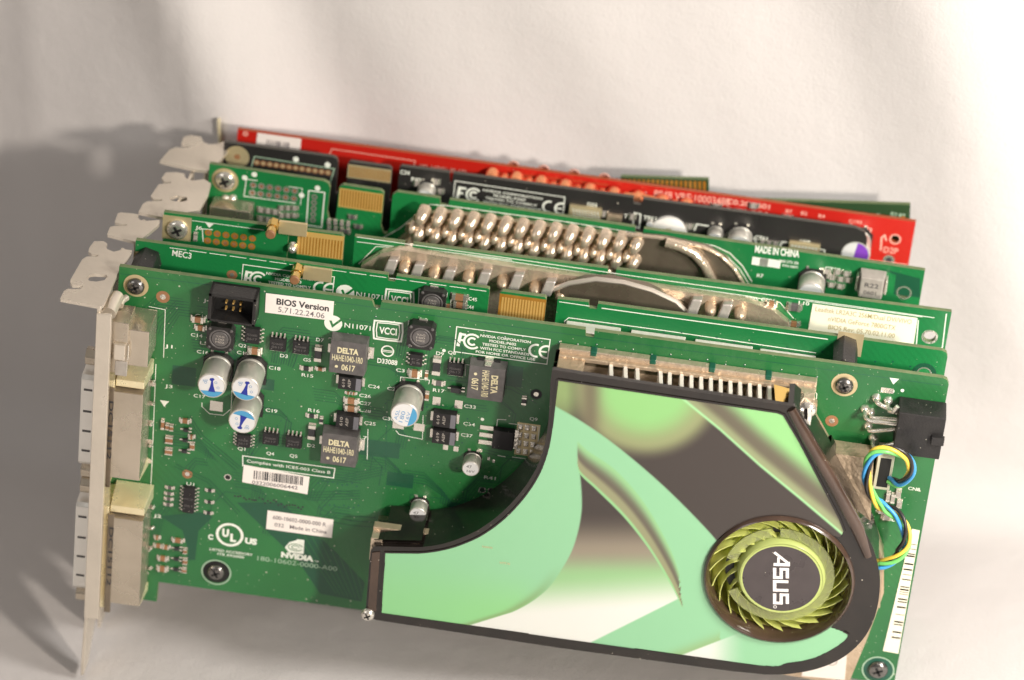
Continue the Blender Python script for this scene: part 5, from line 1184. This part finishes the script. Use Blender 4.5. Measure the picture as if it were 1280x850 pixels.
o4 = [(-.8, 35.9), (8.2, 34.9), (10.5, 38.5), (15.5, 42), (16, 52), (15.4, 58.5), (13.0, 60.2), (10.2, 58.5), (8.6, 58.6), (7.4, 60.0), (7.0, 61.8), (4.5, 62), (1.6, 60.8), (1.2, 57.2), (2.2, 55.6), (4.2, 56), (4.4, 55.2), (1.2, 53.4), (.5, 46), (1.6, 44.6), (4.0, 45.2), (4.2, 44.3), (.2, 42.6), (-.6, 41)]
o4 = [(x - 13.6, y - 64.2) for x, y in o4]; sl = [(5.8, 46.5), (7.5, 48.6), (10.5, 48.4), (11, 46.6), (9.2, 45.0), (6.4, 45.2)]; sl = [(x - 13.6, y - 64.2) for x, y in sl]
br = bracket(Cc, F4, o4, [sl], -4.6, -28.5, 2, -106, zt=-3)
br.add([(-4.6, -25, -3.1), (-.8, -21.5, -4), (-.8, -3, -4), (-1.0, -3, -12), (-1.0, -21.5, -12), (-4.6, -25, -12)], [(0, 5, 4, 1), (1, 4, 3, 2), (0, 1, 4, 5), (2, 3, 4, 1)], 'gilt')
simple_foot(br, -4.6, -26); simple_foot(br, -4.6, -11); br.build('bracket', Cc, bevel=.18)

s = MB(F4); s.box(1, 17, -12.5, -.3, -98, -64, 'steel_sh'); s.box(1, 60, -24, -6, -100, -60, 'plastic'); s.build('dvi_connector', Cc, bevel=.3)  # unseen connector box plus a black block, added to darken the space below
# ------------------------------------------------------------------ CARD D: black board
F5 = Frame(Matrix.Translation((15.4, 78.3, 0)) @ Matrix.Rotation(math.radians(-.19), 4, 'Z'))
D = card('graphics_card', 'black board card with white FC and CE print between green and red cards', F5, (95, 1, -104)); Q = F5.at
X = lambda p, y=215: Q(p, y)[0]
x1, x2, x3, x4 = X(423, 195), X(434, 215), X(489, 222), X(499, 213)
n1, n2, n3 = X(561, 222), X(566, 222), X(797, 255); xR = X(1084, 300)
top = [(0, 0), (x1 - 1.6, 0), (x1 - .4, -.5), (x1, -1.8), (x1, -11.8), (x2, -11.8), (x2, -1.6), (x2 + .8, -.8), (x3 - .8, -.8), (x3, -1.6), (x3, -12), (x4, -12), (x4, -.6), (x4 + .6, 0), (n1, 0), (n1 + .3, -3.6), (n2 - .2, -3.6), (n2, 0), (n3 - 1.4, 0), (n3 - 1.2, -2), (n3 + 1.2, -2), (n3 + 1.4, 0), (xR - 4, 0), (xR - 1.2, -1), (xR, -3.6)]
mb = MB(F5); mb.poly((top + [(xR, -103), (150, -103), (149, -111), (76, -111), (75, -103), (0, -103)])[::-1], 0, 1.6, 'black_pcb', 'edge_b')
fingers(F5, mb, x2 + .5, x3 - .3, -5.6, -2.2, 15, -.05, 'gold', .5); mb.add([(x2 + .1, -.02, -6), (x3 - .1, -.02, -6), (x3 - .1, -.02, -1.6), (x2 + .1, -.02, -1.6)], [(0, 1, 2, 3)], 'gold_pad')
c = Q(296.5, 196); mb.ring(c, .9, 3.6, -.05, 'gold_pad', 32); mb.disc(c, .95, -.04, 'mlcc')
LN([(412, 230), (418, 211), (318, 195.5), (314, 210)], .3, F=F5, mbx=mb, m='silk_dim')
for k in range(12): c = Q(321 + 8.1 * k, 203 + 1.15 * k); mb.ring(c, .35, .95, -.05, 'mlcc', 12); mb.disc(c, .5, -.06, 'gold_pad', 10)
mb.disc(Q(370, 199), .9, -.05, 'silk', 12); mb.disc(Q(409.5, 206), .9, -.05, 'silk', 12)
fcc(mb, F5, (569, 226), (706, 246.5), (703, 275), (566, 254), 0, 'MODEL:P260')
for t, a in (('D23', (734, 257.5)), ('TC2', (780, 272)), ('TP11', (804, 274)), ('C34', (500, 217)), ('R60', (514, 226)), ('CT61', (943, 299)), ('U19', (1000, 304))): TX(t, a, (a[0] + 4.0 * len(t), a[1] + .55 * len(t)), 1.3, .8, F=F5, mbx=mb)
LN([(791, 282), (793, 266), (801, 267.5), (799, 285)], .35, True, F=F5, mbx=mb)
LN([(868, 288), (871, 280), (902, 285), (900, 295)], .4, F=F5, mbx=mb); LN([(908, 296), (912, 287), (938, 291), (946, 304)], .4, F=F5, mbx=mb); LN([(975, 308), (978, 302), (992, 304)], .4, F=F5, mbx=mb); LN([(1016, 310), (1031, 312.5), (1030, 320)], .35, F=F5, mbx=mb)
mb.build('circuit_board', D)
s = MB(F5); a = F5.at(731, 268, -1.2); s.cbox(a, 9.4, 4.8, -1.4, -.1, 'gold_pad'); 
for k in range(9): s.line([(a[0] - 3.6 + k * .9, a[1] + 1.6), (a[0] - 2.9 + k * .9, a[1] - 1.2)], .25, -1.46, 'silk')
s.build('chip_resistor_array', D, bevel=.1)
s = MB(F5); a = F5.at(1005, 311, -1.2); s.cbox(a, 9.0, 3.6, -1.3, -.1, 'gold_pad'); 
for k in range(8): s.disc((a[0] - 3.5 + k, a[1] + .6), .35, -1.36, 'silk', 8)
s.build('chip_resistor_array', D, bevel=.1)
for px, py in ((755, 268), (790, 272), (857, 285), (862, 284), (953, 304), (961, 305), (969, 306), (905, 297), (521, 230), (545, 228), (540, 238), (550, 240)): mlcc(F5, D, px, py, 1.6, 1.9, .8, 'ceramic_capacitor', 'ferrite_lt')
s = MB(F5); a = F5.at(768, 273, -1.5); s.cbox(a, 4.4, 2.0, -1.5, -.1, 'bronze'); s.build('fuse', D, bevel=.1)
s = MB(F5); a = F5.at(835, 293, -1.3); s.lathe((a[0], -.1, a[1]), (0, -1, 0), [(0, 5.5), (1.1, 5.4), (1.3, 5.1)], 'white_pl', 40); s.cbox((a[0], a[1] + 1.3), 1.6, 1.4, -1.5, -1.3, 'gold_pad'); s.build('white_button', D, smooth=50)
ecap(F5, D, 531, 247, 5, 5.4, 'plain'); ecap(F5, D, 893, 300, 5, 4.6, 'plain'); ecap(F5, D, 924, 308, 6, 7.2, 'plain')
ecap(F5, D, 812, 281, 2, 2.0, 'plain', base=False)
o5 = [(-1.3, 66.5), (10, 64.4), (14.5, 65), (17, 80), (15.2, 84), (12.8, 81.4), (10.8, 80.4), (8.8, 81.4), (7.6, 84.4), (4.6, 84.6), (2.6, 82.8), (2.8, 78.6), (5.4, 78.2), (4.8, 76.6), (1.6, 76), (.2, 74)]
o5 = [(x - 15.4, y - 78.3) for x, y in o5]
br = bracket(D, F5, o5, [], -2.6, -12.5, 2, -106, zt=-2.5); simple_foot(br, -2.6, -11); br.build('bracket', D, bevel=.18)

# ------------------------------------------------------------------ CARD E: red board with copper heatsink
F6 = Frame(Matrix.Translation((17.9, 87.2, 0)) @ Matrix.Rotation(math.radians(-.33), 4, 'Z'))
E_ = card('graphics_card', 'red board card with row of copper heatsink fins and small white barcode sticker', F6, (100, 1, -104)); Q = F6.at
xR = Q(1141, 300)[0]; hh = Q(1119, 299)
mb = MB(F6); mb.poly([(0, 0), (xR, 0), (xR, -103), (150, -103), (149, -111), (76, -111), (75, -103), (0, -103)][::-1], 0, 1.6, 'red', 'edge_r', holes=[[(hh[0] + 1.3 * math.cos(t), hh[1] + 1.3 * math.sin(t)) for t in np.linspace(0, 2 * math.pi, 20, endpoint=False)]])
mb.ring(hh, 1.3, 1.7, -.05, 'red_print', 24); mb.ring(Q(307, 167), .4, .8, -.05, 'red_print', 16); mb.disc(Q(1111, 325), 1.7, -.05, 'tin', 20); mb.disc(Q(1111, 325), .9, -.07, 'ink', 16)
p_ = 'red_print'
LN([(412, 193), (415, 186), (519, 201), (517, 209)], .25, m=p_, F=F6, mbx=mb)
TX('102-A67601-00-ATI', (525, 210), (582, 218), 1.4, .5, p_, F=F6, mbx=mb)
TX('8948 VRE:10003488', (817, 246), (912, 257), 2.4, .3, p_, F=F6, mbx=mb); TX('R71 C182 B3A', (880, 262), (962, 272), 1.8, .5, p_, F=F6, mbx=mb); TX('C0.20 0601', (908, 254), (962, 261.5), 1.6, .8, p_, F=F6, mbx=mb)
for k in range(11): TX('3', (990 + 4.6 * k, 283 + .65 * k), (993.6 + 4.6 * k, 283.5 + .65 * k), 2.0, .6, p_, F=F6, mbx=mb)
for t, a in (('B7', (982, 265.5)), ('B2', (1001, 268)), ('B4', (1023, 271.5)), ('C193', (1061, 278)), ): TX(t, a, (a[0] + 4.0 * len(t), a[1] + .5 * len(t)), 1.1, .6, p_, F=F6, mbx=mb)
LN([(1040, 290), (1052, 281), (1089, 286), (1086, 305)], .4, m=p_, F=F6, mbx=mb); LN([(1101, 313), (1102, 297), (1106, 294), (1108, 301)], .5, m=p_, F=F6, mbx=mb); TX('D2P', (1104, 315), (1122, 317.5), 1.9, .4, p_, F=F6, mbx=mb); LN([(1080, 324), (1134, 331)], .35, m=p_, F=F6, mbx=mb)
LN([(590, 226), (620, 218), (660, 219), (760, 231)], .3, m='edge_r', F=F6, mbx=mb)
mb.build('circuit_board', E_)
sticker(F6, E_, ((322, 166), (376.5, 173.5), (375, 190), (320, 182)), -.1, 'paper', lines=[('104-A62905', (332, 185.5), (362, 189.5), 1.2, 'ink_g', .5)], extra=bars((333, 181), (361, 185), 1.8, 20, -.1, F6, 'ink_g'), label='small white barcode sticker')
for px, py in ((895, 259), (925, 266), (955, 272), (984, 273), (942, 258), (888, 264)): mlcc(F6, E_, px, py, 2.4, 1.8, 1.0, 'ceramic_capacitor', 'ferrite_lt')
ecap(F6, E_, 1069, 318, 8.5, 8.8, 'purple', math.radians(82))
h6 = MB(F6)
h6.poly(PP(F6, ((604, 240), (606, 224), (640, 222), (760, 240), (850, 256), (880, 268), (890, 300), (900, 600), (600, 560)), -2), -3, -.3, 'copper')
h6.tube([F6.P(*p, -3) for p in ((780, 244), (800, 245), (830, 252), (860, 262))], .9, 'copper', 8)
h6.build('copper_heatsink', E_, bevel=.2)
t = MB(F6)
for k in range(17):
    a = F6.at(612 + 15.2 * k, 220.5 + 2.35 * k + (k % 2) * 2, -4); r_ = 2.1 if k % 2 == 0 else 1.5
    t.lathe((a[0] + .6, -1.0, a[1] - .6), (0, -1, 0), [(0, r_), (2.5, r_), (3.8, r_ * .8), (4.6, r_ * .45), (4.8, .1)], 'copper', 14)
t.build('copper_fin_row', E_, smooth=60)
t = MB(F6)
for k in range(4): 
    x = F6.at(640 + 38 * k, 214 + 5 * k)[0]; t.lathe((x, 1.6, -1.2), (0, 1, 0), [(0, 2.0), (1.2, 1.9), (1.8, 1.3), (2.2, .3)], 'red_print', 14)
t.build('rear_fin_row', E_, smooth=60)
br = MB(F6); br.box(-1.2, -.2, -8, 5, -103, -8, 'steel'); br.box(-1.2, 6, -2, -.2, -60, -10, 'steel'); simple_foot(br, -.2, -8); br.build('bracket', E_, bevel=.15)

# ------------------------------------------------------------------ two dark green cards lying level behind
def level(px, py, y):
    a = F1.at(px, py, y); return Matrix.Translation((a[0], y, a[1])) @ Matrix.Rotation(-TILT, 4, 'Y')
# F: upside down, its gold contact strip facing up
F7 = Frame(level(886, 224.5, 93.6)); L7 = F7.at(300, 165)[0]
FF = card('graphics_card', 'dark green card lying with its gold edge contacts up behind the red card', F7, (-90, 1, -92))
x0 = F7.at(776, 222)[0]; zb7 = (F7.M.inverted() @ G.inverted() @ Vector((0, 0, .3))).z
hT = (G @ F7.M @ Vector((0, 0, 0))).z
mb = MB(F7); mb.poly([(x0, 0), (x0, -7.5), (L7, -7.5), (L7, -hT + 2), (0, -hT + 2), (0, 0)], 0, 1.6, 'tealgreen', 'edge')
fingers(F7, mb, x0 + .6, -.6, -6.4, -.6, 18, -.05, 'gold', .6)
mb.build('circuit_board', FF)
a = F7.at(272, 150); br = MB(F7); br.box(a[0] - .4, a[0] + .4, 1, 2.6, -16, a[1] - .5, 'gilt'); br.box(a[0] - 1, a[0] + .4, -1, 8, -hT + 2, -16, 'steel'); br.box(a[0], L7 + 2, 1.0, 1.6, -40, -18, 'steel'); br.build('bracket', FF, bevel=.15)
ch = MB(F7); ch.box(-90, -60, -2.4, -.1, -50, -25, 'chip'); ch.build('integrated_circuit', FF, bevel=.1)
# G: longer, its bare dark edge showing at the right
F8 = Frame(level(1138, 256, 91.4)); hT = (G @ F8.M @ Vector((0, 0, 0))).z
GG = card('graphics_card', 'dark green card with right end sticking out behind the red card', F8, (-90, 1, -100))
F8b = F8
mb = MB(F8); mb.poly([(-168, -1.2), (-168, -hT + 2), (0, -hT + 2), (0, 0), (-60, 0)], 0, 1.6, 'tealgreen', 'edge')
for k in range(26): mb.cbox((-2.5 - 2.2 * k + random.uniform(-.5, .5), -3.0 - random.uniform(0, 3)), 1.1, .7, -.06, -.03, random.choice(('gold', 'mlcc', 'silk_dim', 'gold')))
TX('R2 B7', (1113, 270), (1131, 273), 1.4, .8, 'silk_dim', F=F8, mbx=mb)
mb.build('circuit_board', GG)
ch = MB(F8); ch.box(-95, -70, -2.4, -.1, -50, -25, 'chip'); ch.build('integrated_circuit', GG, bevel=.1)
